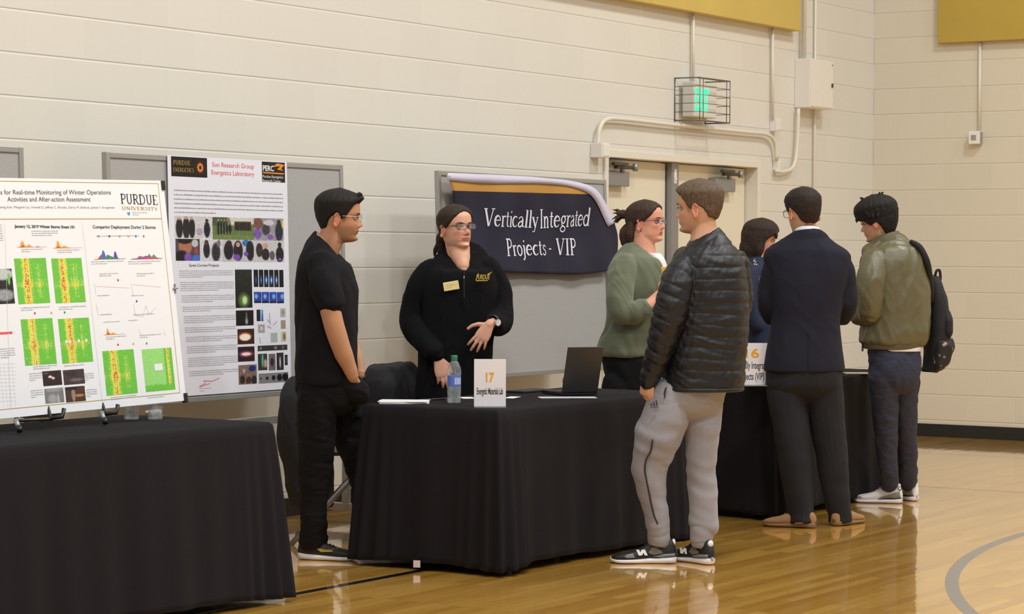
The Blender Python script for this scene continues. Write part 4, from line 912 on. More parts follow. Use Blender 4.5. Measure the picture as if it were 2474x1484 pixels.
M_trs = mat('black_trouser', (15, 14, 17), .9, spec=.25, bump=.2, bscale=600)
g = G(); f1.torso(g, PL)
for Lg in (L1, L2): f1.limb(g, Lg, end=False)
f1.limb(g, [(838, 920, -.125, .040), (858, 938, -.118, .048), (867, 956, -.11, .042)])   # hand in the pocket bulging the cloth
f1.cloth(g, 'trousers', M_trs, .007, 4, [folds(.009, 8, .8, 7), folds(.004, 20, 1.6, 9)])
hm = hairmat('hair_black', (26, 22, 20))
g = h.hair(hair_short(.02, .009, .016, quiff=.016), 1); 
for k in range(9):
    u = (k - 4) / 4; p = h.w(u * .045, .078, .094); q = h.w(u * .045 + .003, .101, .108 + .004 * math.sin(k * 2)); g.tube([p, (p + q) / 2 + Vector((0, 0, .012)), q], [.012, .009, .003], n=7)
f1.cloth(g, 'hair', hm, .0035, 2)
for hp, dd_ in ((hp1, d1_), (hp2, d2_)):
    e, L, _, _ = shoe(f1.e, hp, dd_, .29, M_blackup, SHW, 1.0)
    g = G(); side_patch(e, [(.30, .062), (.42, .04), (.62, .045), (.70, .062), (.6, .052), (.45, .052)], mat('gold_mark', (176, 150, 70), .4), 'swoosh_mark', -1, L=.29)
    laces(e, L, .095, M_lace)

# ---- 2 woman in black fleece
f2 = Fig(12.36, 1105, 1290, 'person with ponytail in black fleece with name badge and watch, talking behind the middle table')
SH = [(616, 1072, 1166, .082, 0, 0, .075), (624, 1062, 1176, .09, 0, 0, .065), (634, 1044, 1190, .108, 0, 0, .045), (652, 1028, 1200, .125, 0, 0, .02), (700, 1018, 1206, .14), (760, 1020, 1196, .14), (820, 1014, 1190, .13), (870, 1012, 1188, .13), (940, 1008, 1194, .14), (962, 1008, 1194, .14)]
h = f2.head = Head(f2.P(1100, 551, .0), 38, -4, 2, size=1.0, jaw=1.06, wide=1.0)
h.geo(f2.body)
f2.limb(f2.body, [(1099, 575, .02, .056), (1105, 605, .02, .056), (1110, 640, .02, .066)], smooth=3)
f2.limb(f2.body, [(1109, 600, .0, .056), (1113, 622, -.025, .050), (1118, 642, -.062, .034), (1120, 658, -.082, .016)], smooth=3)
f2.torso(f2.body, [(640, 1086, 1154, .07), (652, 1056, 1178, .095)] + SH[3:], .86)
AL = [(1038, 660, 0, .055), (1010, 700, 0, .052), (998, 745, .02, .05), (1001, 790, .0, .048), (1028, 828, -.08, .042), (1055, 857, -.15, .03)]
AR = [(1184, 655, 0, .055), (1203, 700, .01, .052), (1208, 750, 0, .05), (1205, 778, -.05, .045), (1194, 782, -.16, .036), (1186, 778, -.24, .028)]
f2.limb(f2.body, AL, .8); f2.limb(f2.body, AR, .8)
f2.limb(f2.body, [(1052, 852, -.145, .026), (1058, 866, -.155, .025)], smooth=1); f2.limb(f2.body, [(1190, 778, -.23, .027), (1182, 786, -.25, .025)], smooth=1)
f2.hand(f2.body, f2.P(1059, 866, -.155), R0 * .28 - U0 * 1 - F0 * .05, -F0 + R0 * .25, -1, curl=[.3, .24, .26, .34], spread=.10, size=.95, thumb=(.5, .2))
f2.hand(f2.body, f2.P(1184, 782, -.25), -R0 * .5 - U0 * .84 - F0 * .12, -F0 * .95 + U0 * .05 - R0 * .1, 1, curl=[.24, .18, .2, .26], spread=.26, size=.95, thumb=(1.3, .9))
LG = [[(1065, 960, 0, .085), (1062, 1100, 0, .07), (1062, 1270, 0, .05)], [(1135, 960, 0, .085), (1138, 1100, 0, .07), (1138, 1270, 0, .05)]]
for l in LG: f2.limb(f2.body, l, .85)
f2.finish_body('fair', .0033, blush=.9, lips=(190, 98, 92))
f2.face(brow=(70, 50, 38), iris=(84, 70, 60), glasses='full', look=.003, lens=(.0265, .0155), gcol=(34, 24, 26))
M_fleece = mat('black_fleece', (14, 13, 16), .95, bump=.5, bscale=400, spec=.2)
g = G(); f2.torso(g, SH)
f2.limb(g, [(1040, 655, 0, .066), (1014, 690, 0, .066), (1000, 740, .02, .066), (1000, 782, .01, .068), (1024, 820, -.07, .058), (1048, 848, -.14, .046), (1055, 858, -.15, .038)])
f2.limb(g, [(1182, 652, 0, .066), (1200, 690, .01, .064), (1206, 740, 0, .066), (1205, 775, -.05, .065), (1196, 784, -.15, .052), (1190, 778, -.22, .037)])
f2.cloth(g, 'fleece_jacket', M_fleece, .005, 12, [vneck(1120, 660, 600, 26, .05), folds(.008, 7, .6, 12), folds(.003, 17, .7, 14)])
collar(f2, [(606, 1064, 1174, .09, .0, .17, -90), (594, 1066, 1172, .086, .01, .165, -90), (588, 1068, 1170, .085, .01, .165, -90), (596, 1058, 1180, .096, .0, .17, -90), (612, 1048, 1190, .115, .0, .165, -90)], 'fleece_collar', M_fleece, .008, pw=1.7)
p = f2.P(1122, 668, -.148)
g = G(); g.tube([f2.P(1121, 652, -.128), f2.P(1121, 720, -.149)], .0035, n=8); g.build('zipper', mat('black_plastic', (26, 26, 28)), f2.e)
g = G(); g.ball(f2.P(1121, 671, -.155), (.003, .003, .007)); g.build('zipper_pull', mat('bright_metal', (210, 208, 205), .25, metal=.8), f2.e, smooth=True)
def fitplane(fig, px, py, dz, wpx, hpx, roll, name, m, thick=.003):
    c = fig.P(px, py, dz); e = bpy.data.objects.new(name, None); COL.objects.link(e); e.parent = fig.e; e.location = wmat(fig.e).inverted() @ c
    e.rotation_euler = (0, roll, math.atan2(R0.y, R0.x)); k = fig.Z / FPX; return e, wpx * k, hpx * k
e, w_, h_ = fitplane(f2, 1090, 691, -.160, 37, 21, -.17, 'name_badge', None)
g = G(); g.box(-w_ / 2, w_ / 2, -.003, .003, -h_ / 2, h_ / 2); g.build('badge_plate', mat('badge_gold', (236, 220, 150), .4), e, local=True, bevel=.002)
dashes(e, 2, -.025, .025, .003, .011, mat('badge_ink', (200, 180, 110), .5), 'fine_print', 5, hh=.003, y=-.0035)
e, w_, h_ = fitplane(f2, 1167, 673, -.158, 38, 18, 0, 'embroidered_logo', None)
M_emb = mat('gold_thread', (206, 176, 70), .6)
text('PURDUE', .034, 'lettering', M_emb, e, -.035, 0, -.004, sx=.52, bold=.0006, shear=.25, ext=.0012)
g = G(); g.prism([(.02, .022), (.048, .036), (.03, .018)], -.001, .001); g.prism([(-.038, -.010), (-.034, -.010), (-.022, .026), (-.026, .026)], -.001, .001); g.prism([(-.034, -.014), (.024, -.012), (.024, -.008), (-.034, -.009)], -.001, .001); g.build('printed_emblem', M_emb, e, local=True)
# hair : parted, pulled back
line = ([0, 18, 32, 48, 62, 74, 86, 100, 120, 150, 180], [.845, .83, .78, .7, .6, .52, .5, .5, .32, .22, .2])
g = h.hair(hair_short(.010, .009, .008, line=line), 3, .0015)
g.tube([h.w(0, -.10, -.02), h.w(-.0, -.125, -.05), h.w(-.01, -.135, -.10), h.w(-.015, -.125, -.14)], [.026, .03, .027, .012], n=14, smooth=4)
for k in range(6):
    a = k * 1.05; g.tube([h.w(.012 * math.cos(a), -.128, -.06), h.w(.03 * math.cos(a), -.148 + .012 * math.sin(a), -.10), h.w(.036 * math.cos(a), -.15 + .02 * math.sin(a), -.135)], [.012, .009, .004], n=8, smooth=3)
f2.cloth(g, 'hair', hairmat('hair_dark_brown', (56, 42, 34)), .0035, 2, strands)
# watch
we = bpy.data.objects.new('wrist_watch', None); COL.objects.link(we); we.parent = f2.e
wc = f2.P(1192, 777, -.235); ax = (f2.P(1184, 782, -.25) - f2.P(1205, 772, -.16)).normalized(); X = ax.cross(U0).normalized(); Y = X.cross(ax)
g = G(); rr = []
for k in range(28):
    a = 2 * PI * k / 28; n_ = X * math.cos(a) + Y * math.sin(a); rr.append([wc + n_ * .031 + ax * .009, wc + n_ * .0335 + ax * .009, wc + n_ * .0335 - ax * .009, wc + n_ * .031 - ax * .009])
rr.append(rr[0]); g.rings(rr, cap=False); g.build('strap', mat('watch_strap', (44, 36, 34), .5), we, smooth=True)
dn = (R0 * .62 - F0 * .75 - U0 * .12).normalized(); cc = wc + dn * .036
zr = Matrix(((dn.orthogonal().normalized()), dn.cross(dn.orthogonal()).normalized(), dn)).transposed()
g = G(); g.add([cc + zr @ Vector((.0175 * math.cos(2 * PI * k / 24), .0175 * math.sin(2 * PI * k / 24), z)) for z in (-.004, .004) for k in range(24)], [tuple(range(24)), tuple(range(24, 48))] + [(k, (k + 1) % 24, 24 + (k + 1) % 24, 24 + k) for k in range(24)]); g.build('watch_case', mat('bright_metal', (210, 208, 205), .25, metal=.8), we)
g = G(); g.add([cc + zr @ Vector((.0145 * math.cos(2 * PI * k / 24), .0145 * math.sin(2 * PI * k / 24), .0048)) for k in range(24)], [tuple(range(24))]); g.build('watch_dial', mat('dial_white', (226, 224, 222), .3), we)
g = G()
for l in LG: f2.limb(g, l)
f2.torso(g, [(930, 1020, 1186, .12), (985, 1025, 1182, .12)]); f2.cloth(g, 'trousers', M_trs, .008, 3)
for (hx, sd) in ((1062, -1), (1138, 1)):
    q = f2.P(hx, 1290, 0); shoe(f2.e, (q.x + F0.x * .05, q.y + F0.y * .05, 0), -F0 + R0 * .1 * sd, .25, M_blackup, mat('sole_black', (30, 28, 28), .6), .9)

# ---- 3 woman in green cardigan
f3 = Fig(13.05, 1545, 1255, 'person with hair bun and glasses in olive green cardigan, in profile beside the navy banner')
SH = [(604, 1528, 1590, .085, 0, .04, .015), (610, 1514, 1598, .11, 0, .035, .01), (624, 1490, 1606, .155, 0, .015), (650, 1474, 1610, .185), (695, 1468, 1612, .195), (745, 1472, 1606, .18), (790, 1466, 1600, .18), (825, 1450, 1592, .18), (846, 1444, 1590, .18), (856, 1446, 1588, .175)]
h = f3.head = Head(f3.P(1560, 538, 0), 66, -4, size=1.0, jaw=1.12, wide=1.02)
h.geo(f3.body); f3.limb(f3.body, [(1552, 565, .0, .06), (1555, 595, 0, .062), (1556, 630, 0, .075)], smooth=3)
f3.torso(f3.body, SH, .86)
AR = [(1510, 650, -.17, .05), (1500, 705, -.22, .05), (1506, 752, -.24, .048), (1535, 752, -.25, .042), (1562, 742, -.26, .036), (1583, 722, -.25, .028), (1592, 713, -.25, .026)]
f3.limb(f3.body, AR[:4], .75); f3.limb(f3.body, AR[3:]); f3.limb(f3.body, [(1575, 650, .15, .05), (1580, 700, .18, .045), (1600, 740, .1, .04), (1620, 725, 0, .03)])
f3.hand(f3.body, f3.P(1592, 713, -.25), R0 * .8 + U0 * .5 + F0 * .2, -F0 + U0 * .3, -1, curl=.5, size=.93)
f3.hand(f3.body, f3.P(1620, 725, 0), R0 * .8 + U0 * .4 - F0 * .4, -F0 + U0 * .4, 1, curl=.5, size=.93)
PL = [(840, 1452, 1588, .165), (870, 1456, 1582, .165), (905, 1464, 1572, .16), (940, 1470, 1560, .15)]
LG = [[(1492, 930, -.08, .085), (1500, 1060, -.08, .065), (1510, 1215, -.07, .045)], [(1535, 930, .08, .085), (1540, 1060, .08, .065), (1548, 1215, .08, .045)]]
f3.torso(f3.body, PL, .86)
for l in LG: f3.limb(f3.body, l, .85)
f3.finish_body('pink', .0036, blush=.8, lips=(196, 98, 92)); f3.face(brow=(110, 84, 66), iris=(90, 80, 76), glasses='full', look=.002, lens=(.0265, .0145), gcol=(104, 70, 92))
M_card = mat('olive_knit', (100, 106, 84), .9, bump=.35, bscale=500, sheen=.25)
g = G(); f3.torso(g, SH); f3.limb(g, [(1510, 645, -.14, .072), (1499, 700, -.2, .066), (1503, 748, -.23, .063), (1528, 756, -.24, .056), (1556, 746, -.255, .047), (1562, 742, -.26, .045)])
f3.limb(g, [(1575, 650, .13, .06), (1580, 700, .17, .055), (1595, 735, .11, .048)])
f3.cloth(g, 'cardigan', M_card, .006, 5, [folds(.010, 7, .45, 21), folds(.004, 18, .5, 22)])
collar(f3, [(604, 1524, 1594, .095, 0, .10, -15), (594, 1528, 1588, .086, 0, .10, -15), (590, 1530, 1587, .084, 0, .10, -15), (598, 1522, 1596, .098, 0, .105, -15), (618, 1504, 1606, .125, 0, .08, -20)], 'cardigan_collar', M_card, .007)
g = G(); f3.torso(g, [(612, 1562, 1596, .06, -.06), (628, 1570, 1607, .08, -.06), (655, 1578, 1614, .085, -.06), (690, 1582, 1616, .085, -.06)]); f3.cloth(g, 't_shirt', mat('white_tee', (222, 218, 222), .85), .006, 3, label='white t-shirt front')
g = G(); q = f3.P(1609, 654, -.14); g.box(-.03, .03, -.004, .004, -.035, .02, mt=Matrix.Translation(q) @ Matrix.Rotation(math.atan2(R0.y, R0.x) + .35, 4, 'Z')); g.build('printed_emblem', mat('gold_print', (214, 168, 50), .6), f3.e, bevel=.003)
g = G(); f3.torso(g, PL)
for l in LG: f3.limb(g, l)
f3.cloth(g, 'trousers', M_trs, .008, 4, folds(.006, 9, .8, 25))
for (hx, dz) in ((1505, -.07), (1545, .08)):
    q = f3.P(hx, 1250, dz); shoe(f3.e, (q.x - R0.x * .05, q.y - R0.y * .05, 0), R0 - F0 * .3, .25, M_blackup, mat('sole_black', (30, 28, 28)), .9)
line = ([0, 22, 40, 55, 68, 78, 90, 105, 125, 150, 180], [.84, .83, .76, .66, .58, .52, .52, .5, .35, .1, .02])
g = h.hair(hair_short(.012, .011, .009, line=line), 5, .002)
g.tube([h.w(0, -.095, .04), h.w(0, -.13, .055), h.w(0, -.155, .045)], [.02, .026, .02], n=12, smooth=3)
rs = random.Random(4)
for k in range(16):
    a = rs.uniform(0, 2 * PI); p = h.w(.012 * math.cos(a), -.14, .05 + .012 * math.sin(a)); q = h.w(.05 * math.cos(a), -.17 - rs.uniform(-.01, .02), .045 + .04 * math.sin(a)); g.tube([p, (p + q) / 2 + Vector((0, 0, .006)), q], [.009, .007, .002], n=6)
g.tube([h.w(0, -.06, -.03), h.w(0, -.105, -.05), h.w(0, -.105, -.10), h.w(0, -.10, -.135)], [.05, .048, .043, .022], n=16, smooth=4)
for sd in (-1, 1): g.tube([h.w(sd * .05, -.06, .0), h.w(sd * .055, -.07, -.06), h.w(sd * .045, -.075, -.125)], [.024, .027, .012], n=12, smooth=3)
f3.cloth(g, 'hair', hairmat('hair_brown', (64, 46, 36)), .0035, 2, strands)
g = G(); g.ball(h.w(.0815, .0, -.047), .004); g.build('ear_stud', mat('dark_metal', (84, 82, 78)), f3.e, smooth=True)

# ---- 4 man in grey sweatpants
f4 = Fig(11.22, 1640, 1360, 'person with short brown hair in black puffer jacket and grey sweatpants', phi=0)
h = f4.head = Head(f4.P(1689, 503, 0), -112, 1, size=1.05, wide=1.0)
SH = [(568, 1675, 1737, .078, 0, -.03), (578, 1664, 1746, .095, 0, -.03), (592, 1648, 1766, .14, 0, -.015), (610, 1632, 1784, .175), (640, 1622, 1799, .20), (690, 1618, 1806, .205), (750, 1618, 1809, .20), (810, 1612, 1806, .195), (860, 1606, 1801, .19), (900, 1602, 1798, .185), (930, 1600, 1795, .18), (940, 1602, 1792, .176)]
h.geo(f4.body); f4.limb(f4.body, [(1700, 528, .0, .056), (1701, 555, 0, .06), (1702, 590, 0, .07)], smooth=3)
f4.torso(f4.body, SH, .86)
AL = [(1664, 658, -.09, .05), (1638, 705, -.15, .05), (1618, 760, -.16, .05), (1600, 820, -.14, .045), (1580, 880, -.11, .036), (1567, 912, -.09, .028), (1564, 918, -.088, .026)]
f4.limb(f4.body, AL); f4.limb(f4.body, [(1775, 640, .15, .055), (1785, 730, .2, .05), (1760, 820, .25, .045), (1720, 880, .28, .035)])
f4.hand(f4.body, f4.P(1564, 912, -.088), -R0 * .12 - U0 * .9 + F0 * .1, -R0 * .75 - F0 * .6, -1, curl=[1.0, 1.05, 1.1, 1.1], size=.86, thumb=(.4, .1))
f4.hand(f4.body, f4.P(1720, 880, .28), -R0 * .8 - U0 * .3, F0, 1, curl=.6, size=.95)
PL = [(900, 1612, 1784, .155), (935, 1588, 1760, .155), (960, 1568, 1750, .148), (985, 1560, 1746, .125), (1003, 1590, 1730, .08), (1016, 1625, 1705, .035)]
L1 = [(1618, 960, -.05, .095), (1606, 1010, -.06, .105), (1590, 1055, -.07, .108), (1578, 1090, -.07, .095), (1569, 1125, -.06, .079), (1571, 1170, -.05, .070), (1581, 1220, -.04, .062), (1589, 1262, -.035, .057), (1591, 1275, -.035, .052), (1591, 1307, -.035, .05)]
L2 = [(1700, 955, .03, .095), (1699, 1010, .05, .089), (1696, 1075, .05, .073), (1697, 1130, .05, .070), (1700, 1190, .05, .067), (1701, 1240, .05, .065), (1702, 1270, .05, .063), (1697, 1285, .05, .05), (1695, 1312, .05, .047)]
L1, hl, dl_ = f4.leg(L1, 1361, -R0 + F0 * .02, back=.083); L2, hr, dr_ = f4.leg(L2, 1362, -R0 * .60 + F0 * .80)
f4.torso(f4.body, PL, .86)
for l in (L1, L2): f4.limb(f4.body, l, .78, end=False)
f4.finish_body('tan', .0036, stubble=.08, sideburn=(120, 90, 66), blush=.5); f4.face(brow=(96, 70, 50), iris=(90, 90, 90))
line = ([0, 30, 50, 64, 74, 84, 96, 112, 135, 180], [.79, .78, .74, .62, .5, .47, .57, .5, .33, .27])
g = h.hair(hair_short(.019, .007, .016, line=line, quiff=.004), 7, .0012)
f4.cloth(g, 'hair', hairmat('hair_light_brown', (98, 80, 64)), .0035, 2, strands)
M_puff = mat('black_nylon', (20, 21, 26), .5, bump=.3, bscale=70, spec=.45)
ARMC = [(1656, 642, -.10, .070), (1638, 682, -.15, .076), (1622, 740, -.165, .074), (1606, 800, -.15, .066), (1588, 860, -.12, .057), (1572, 905, -.095, .048), (1566, 925, -.09, .040)]
armP = np.array([list(f4.P(p[0], p[1], p[2])) for p in ARMC])
def quilt(v, n, amp=.006, per=.053):
    # distance to the arm axis decides whether the seams run round the sleeve or round the body
    best = np.full(len(v), 1e9); ta = np.zeros(len(v)); acc = 0
    for i in range(len(armP) - 1):
        a, b = armP[i], armP[i + 1]; ab = b - a; L = np.linalg.norm(ab); t = np.clip(((v - a) @ ab) / L ** 2, 0, 1); d = np.linalg.norm(v - (a + t[:, None] * ab), axis=1)
        m = d < best; ta = np.where(m, acc + t * L, ta); best = np.where(m, d, best); acc += L
    arm = best < .092
    h_ = np.where(arm, ta + v[:, 1] * .18, v[:, 2] + .012 * nz(v, 3, 8)); u = (h_ / per) % 1.0
    prof = np.abs(np.sin(PI * u)) ** .45
    band = np.where(arm, (ta > .03) & (ta < acc - .03), (v[:, 2] < 1.5) & (v[:, 2] > .86))
    d = amp * (prof - .8) * band
    wr = .0035 * nz(v * np.array([1, 1, 2.0]), 22, 4) + .003 * nz(v, 45, 6)
    return v + n * (d + wr)[:, None]
g = G(); f4.torso(g, SH); f4.limb(g, ARMC); f4.limb(g, [(1772, 635, .12, .072), (1784, 720, .17, .068), (1765, 810, .23, .06), (1730, 870, .27, .05)])
f4.cloth(g, 'puffer_jacket', M_puff, .0045, 5, [folds(.005, 6, .6, 31), quilt])
collar(f4, [(592, 1662, 1752, .115, 0, .03, 200), (562, 1664, 1742, .092, 0, .055, 195), (546, 1667, 1737, .084, 0, .068, 195), (552, 1664, 1742, .094, 0, .062, 195), (592, 1656, 1758, .128, 0, .03, 200)], 'jacket_collar', M_puff, .01)
g = G(); f4.torso(g, [(934, 1599, 1797, .186), (940, 1597, 1798, .188), (944, 1600, 1795, .18)], n=60); f4.cloth(g, 'jacket_hem', M_puff, .005, 2)
M_sweat = mat('grey_jersey', (142, 139, 144), .85, bump=.2, bscale=600, sheen=.2, var=.04, vscale=300)
def kneefold(v, n):
    d = .007 * nz(v * np.array([1, 1, 2.2]), 11, 44) * (v[:, 2] < .75); return v + n * d[:, None]
g = G(); f4.torso(g, PL)
for l in (L1, L2): f4.limb(g, l, end=False)
f4.cloth(g, 'sweatpants', M_sweat, .0055, 5, [folds(.006, 6, .7, 41), kneefold])
# dark piping line, pocket, three-stripe mark, ankle cuffs
def on_surf(fig, px, py, pts, lift=.002):
    """point on a limb's camera side"""
    pys = [p[1] for p in pts]; i = 0
    while i < len(pts) - 2 and pys[i + 1] < py: i += 1
    t = (py - pys[i]) / (pys[i + 1] - pys[i]); t = min(max(t, 0), 1); a, b = pts[i], pts[i + 1]; cx = a[0] + (b[0] - a[0]) * t; dz = a[2] + (b[2] - a[2]) * t; r = a[3] + (b[3] - a[3]) * t
    off = (px - cx) * fig.Z / FPX; k = math.sqrt(max(r * r - off * off, 0)); return fig.P(px, py, dz - k - lift)
g = G(); P_ = [on_surf(f4, x, y, L1, .004) for x, y in ((1577, 1062), (1572, 1090), (1561, 1112), (1558, 1135), (1562, 1160), (1568, 1190), (1574, 1220), (1580, 1245), (1589, 1266))]
g.tube(P_, .004, n=8, smooth=4); g.build('side_piping', mat('piping_dark', (44, 40, 48), .7), f4.e, smooth=True)
g = G(); g.tube([f4.P(1610, 936, -.151), f4.P(1606, 948, -.149), f4.P(1606, 962, -.151)], [.004, .005, .003], n=8, smooth=3); g.build('pocket_opening', mat('piping_dark', (44, 40, 48)), f4.e, smooth=True)
e = bpy.data.objects.new('stripe_logo', None); COL.objects.link(e); e.parent = f4.e; q = f4.P(1582, 979, -.153); e.location = wmat(f4.e).inverted() @ q; e.rotation_euler = (0, 0, math.atan2(R0.y, R0.x))
g = G()
for k in range(3): x = -.018 + k * .012; g.prism([(x, -.004), (x + .009, -.004), (x + .009 - .006, .008 + k * .008), (x - .004, .006 + k * .008)], -.0015, .0015)
g.build('stripes', mat('logo_dark', (58, 52, 62), .7), e, local=True)
text('adidas', .013, 'lettering', mat('logo_dark', (58, 52, 62)), e, -.02, 0, -.013, sx=1, bold=.0003)
for l, r in ((L1, .0525), (L2, .0495)):
    g = G(); n_ = len(l); g.tube([f4.P(l[-2][0], l[-2][1] + 1, l[-2][2]), f4.P(l[-1][0], l[-1][1] + 7, l[-1][2]), f4.P(l[-1][0] - 1, l[-1][1] + 13, l[-1][2])], [r, r * .97, r * .8], n=28); g.build('ankle_cuff', M_sweat, f4.e, smooth=True)
M_up = mat('shoe_black', (30, 30, 32)); M_ol = mat('shoe_taupe', (108, 104, 94), .7); M_gr = mat('shoe_grey', (118, 124, 128), .6)
for i, (hp, dv, wd) in enumerate(((hl, -R0 + F0 * .02, 1.0), (hr, -R0 * .60 + F0 * .80, 1.0))):
    e, L, _, _ = shoe(f4.e, hp, dv, .308, M_up, SHW, wd, high=.116)
    sd = 1 if i == 0 else 1
    side_patch(e, [(.2, .05), (.3, .088), (.4, .084), (.43, .05), (.34, .04)], M_ol, 'side_panel', sd, L=L, high=.098)
    side_patch(e, [(.02, .036), (.02, .05), (.2, .046), (.38, .034), (.25, .03)], M_gr, 'midsole_panel', sd, L=L, high=.098, lift=.004)
    side_patch(e, [(.62, .03), (.66, .05), (.74, .045), (.8, .036), (.75, .028)], M_gr, 'toe_panel', sd, L=L, high=.098)
    nn = [(.47, .044), (.50, .070)], [(.50, .070), (.545, .042)], [(.545, .042), (.575, .066)]
    for a, b in nn: pass
    def yk(s_, z): return sd * (float(cint(s_, [0, .3, .45, .6, .75], [.02, .035, .036, .043, .048])) * (1 - .3 * max(0, (z - .03) / .08)) * (.97 if z < .05 else .86) + .004)
    g = G()
    for (sa, za), (sb_, zb2), w_ in (((.46, .040), (.50, .066), .022), ((.50, .066), (.55, .040), .026), ((.55, .040), (.59, .066), .022)):
        g.add([(q_[0] * L, yk(*q_), q_[1]) for q_ in ((sa - w_, za), (sa + w_, za), (sb_ + w_, zb2), (sb_ - w_, zb2))], [(0, 1, 2, 3)])
    g.build('letter_mark', SHW, e, local=True, solid=.001)
    g = G(); g.ball((.014, 0, .098), (.010, .016, .016)); g.build('heel_tab', SHW, e, local=True, smooth=True)
    laces(e, L, .098, M_lace)

# ---- 5 woman with bobbed hair
f5 = Fig(15.2, 1835, 1165, 'person with dark bobbed hair in navy top and patterned scarf, behind the far table')
h = f5.head = Head(f5.P(1838, 580, .0), 84, 4, size=1.0)
SH = [(622, 1812, 1850, .07), (634, 1796, 1872, .12), (655, 1786, 1884, .16), (690, 1784, 1890, .175), (760, 1796, 1888, .16), (830, 1800, 1884, .155), (900, 1796, 1890, .165), (945, 1796, 1890, .165)]
h.geo(f5.body); f5.limb(f5.body, [(1830, 600, 0, .055), (1830, 640, 0, .06)], smooth=2); f5.torso(f5.body, SH, .86)
A1 = [(1815, 660, -.15, .048), (1808, 720, -.19, .045), (1815, 775, -.17, .042), (1845, 790, -.1, .034), (1868, 785, -.05, .026)]
f5.limb(f5.body, A1, .85); f5.limb(f5.body, [(1850, 660, .15, .045), (1855, 740, .18, .04), (1885, 790, .1, .03)], .85)
f5.hand(f5.body, f5.P(1868, 785, -.05), R0 + F0 * .2, U0, -1, curl=.4, size=.9); f5.hand(f5.body, f5.P(1885, 790, .1), R0, U0, 1, curl=.4, size=.9)
LG = [[(1825, 940, -.07, .08), (1825, 1140, -.07, .045)], [(1850, 940, .07, .08), (1850, 1140, .07, .045)]]
for l in LG: f5.limb(f5.body, l, .85, smooth=2)
f5.finish_body('pink', .0042, blush=.8); f5.face(brow=(60, 44, 36))
M_navy = mat('navy_knit', (26, 34, 64), .8, bump=.2, bscale=400)
g = G(); f5.torso(g, SH); f5.limb(g, A1, 1.25); f5.limb(g, [(1850, 660, .13, .055), (1855, 740, .17, .05), (1880, 788, .1, .04)])
f5.cloth(g, 'navy_top', M_navy, .007, 4, folds(.007, 8, .5, 51))
g = G(); f5.limb(g, [(1820, 632, -.10, .02), (1826, 655, -.155, .024), (1832, 685, -.178, .02)]); f5.limb(g, [(1848, 632, .02, .02), (1840, 655, -.12, .022), (1838, 690, -.172, .018)])
ms = mat('scarf_print', (200, 198, 196), .8); nt = ms.node_tree; vo = nt.nodes.new('ShaderNodeTexVoronoi'); vo.inputs['Scale'].default_value = 70; cr = nt.nodes.new('ShaderNodeValToRGB'); cr.color_ramp.interpolation = 'CONSTANT'; cr.color_ramp.elements[0].color = sr((230, 228, 224)); cr.color_ramp.elements[1].position = .33; cr.color_ramp.elements[1].color = sr((30, 32, 44))
nt.links.new(nt.nodes['Texture Coordinate'].outputs['Object'], vo.inputs['Vector']); nt.links.new(vo.outputs['Distance'], cr.inputs[0]); nt.links.new(cr.outputs[0], nt.nodes['Principled BSDF'].inputs['Base Color'])
f5.cloth(g, 'scarf', ms, .005, 2)
g = G(); f5.torso(g, [(930, 1800, 1886, .155), (985, 1805, 1880, .15)])
for l in LG: f5.limb(g, l, smooth=2)
f5.cloth(g, 'trousers', M_trs, .009, 3)
for dz in (-.07, .07):
    q = f5.P(1830, 1165, dz); shoe(f5.e, (q.x, q.y, 0), R0, .25, M_blackup, mat('sole_black', (30, 28, 28)), .9)
def bob(a, t, th):
    tl = np.interp(a, [0, 25, 45, 62, 76, 88, 180], [.72, .70, .64, .56, .4, .02, .0]); m = smoothstep(tl - .02, tl + .02, t)
    thk = .02 + .012 * smoothstep(60, 120, a) * smoothstep(.75, .3, t) + .006 * smoothstep(.7, .9, t)
    return np.where(m > .02, m * (thk + .004) - .004, -.004)
g = h.hair(bob, 9, .002)
g.tube([h.w(0, -.045, .0), h.w(0, -.055, -.06), h.w(0, -.058, -.125)], [.07, .078, .060], n=24, smooth=3)
for sd in (-1, 1): g.tube([h.w(sd * .062, -.0, .0), h.w(sd * .066, -.004, -.06), h.w(sd * .062, -.008, -.115)], [.03, .03, .014], n=12, smooth=3)
for k in range(7): u = -1 + k / 3; g.tube([h.w(u * .05, .085, .06), h.w(u * .056, .098, .035), h.w(u * .058, .096, .012)], [.012, .009, .003], n=7, smooth=2)
f5.cloth(g, 'hair', hairmat('hair_dark_brown', (56, 42, 34)), .004, 2, strands)

# ---- 6 man in navy suit
f6 = Fig(12.8, 1965, 1275, 'person in dark navy suit with white collar and tan shoes, seen from behind')
h = f6.head = Head(f6.P(1941, 512, 0), 203, 6, size=1.06)
SH = [(562, 1918, 1984, .085, .0, 0, -.02), (570, 1906, 1996, .098, 0, 0, -.02), (580, 1888, 2006, .11), (594, 1866, 2024, .125), (606, 1851, 2044, .135), (622, 1845, 2054, .14), (660, 1852, 2050, .15), (720, 1862, 2034, .15), (775, 1866, 2027, .14), (830, 1856, 2031, .145), (880, 1846, 2037, .15), (893, 1844, 2038, .15), (896, 1846, 2036, .148)]
h.geo(f6.body); f6.limb(f6.body, [(1944, 532, -.0, .058), (1948, 560, 0, .064), (1950, 590, 0, .075)], smooth=3); f6.torso(f6.body, SH, .86)
A1 = [(1872, 622, 0, .055), (1861, 690, .02, .052), (1858, 748, .05, .048), (1880, 765, .2, .04), (1905, 755, .28, .03)]
A2 = [(2034, 622, 0, .055), (2040, 690, .02, .052), (2042, 748, .05, .048), (2020, 765, .2, .04), (1995, 755, .28, .03)]
f6.limb(f6.body, A1, .85); f6.limb(f6.body, A2, .85)
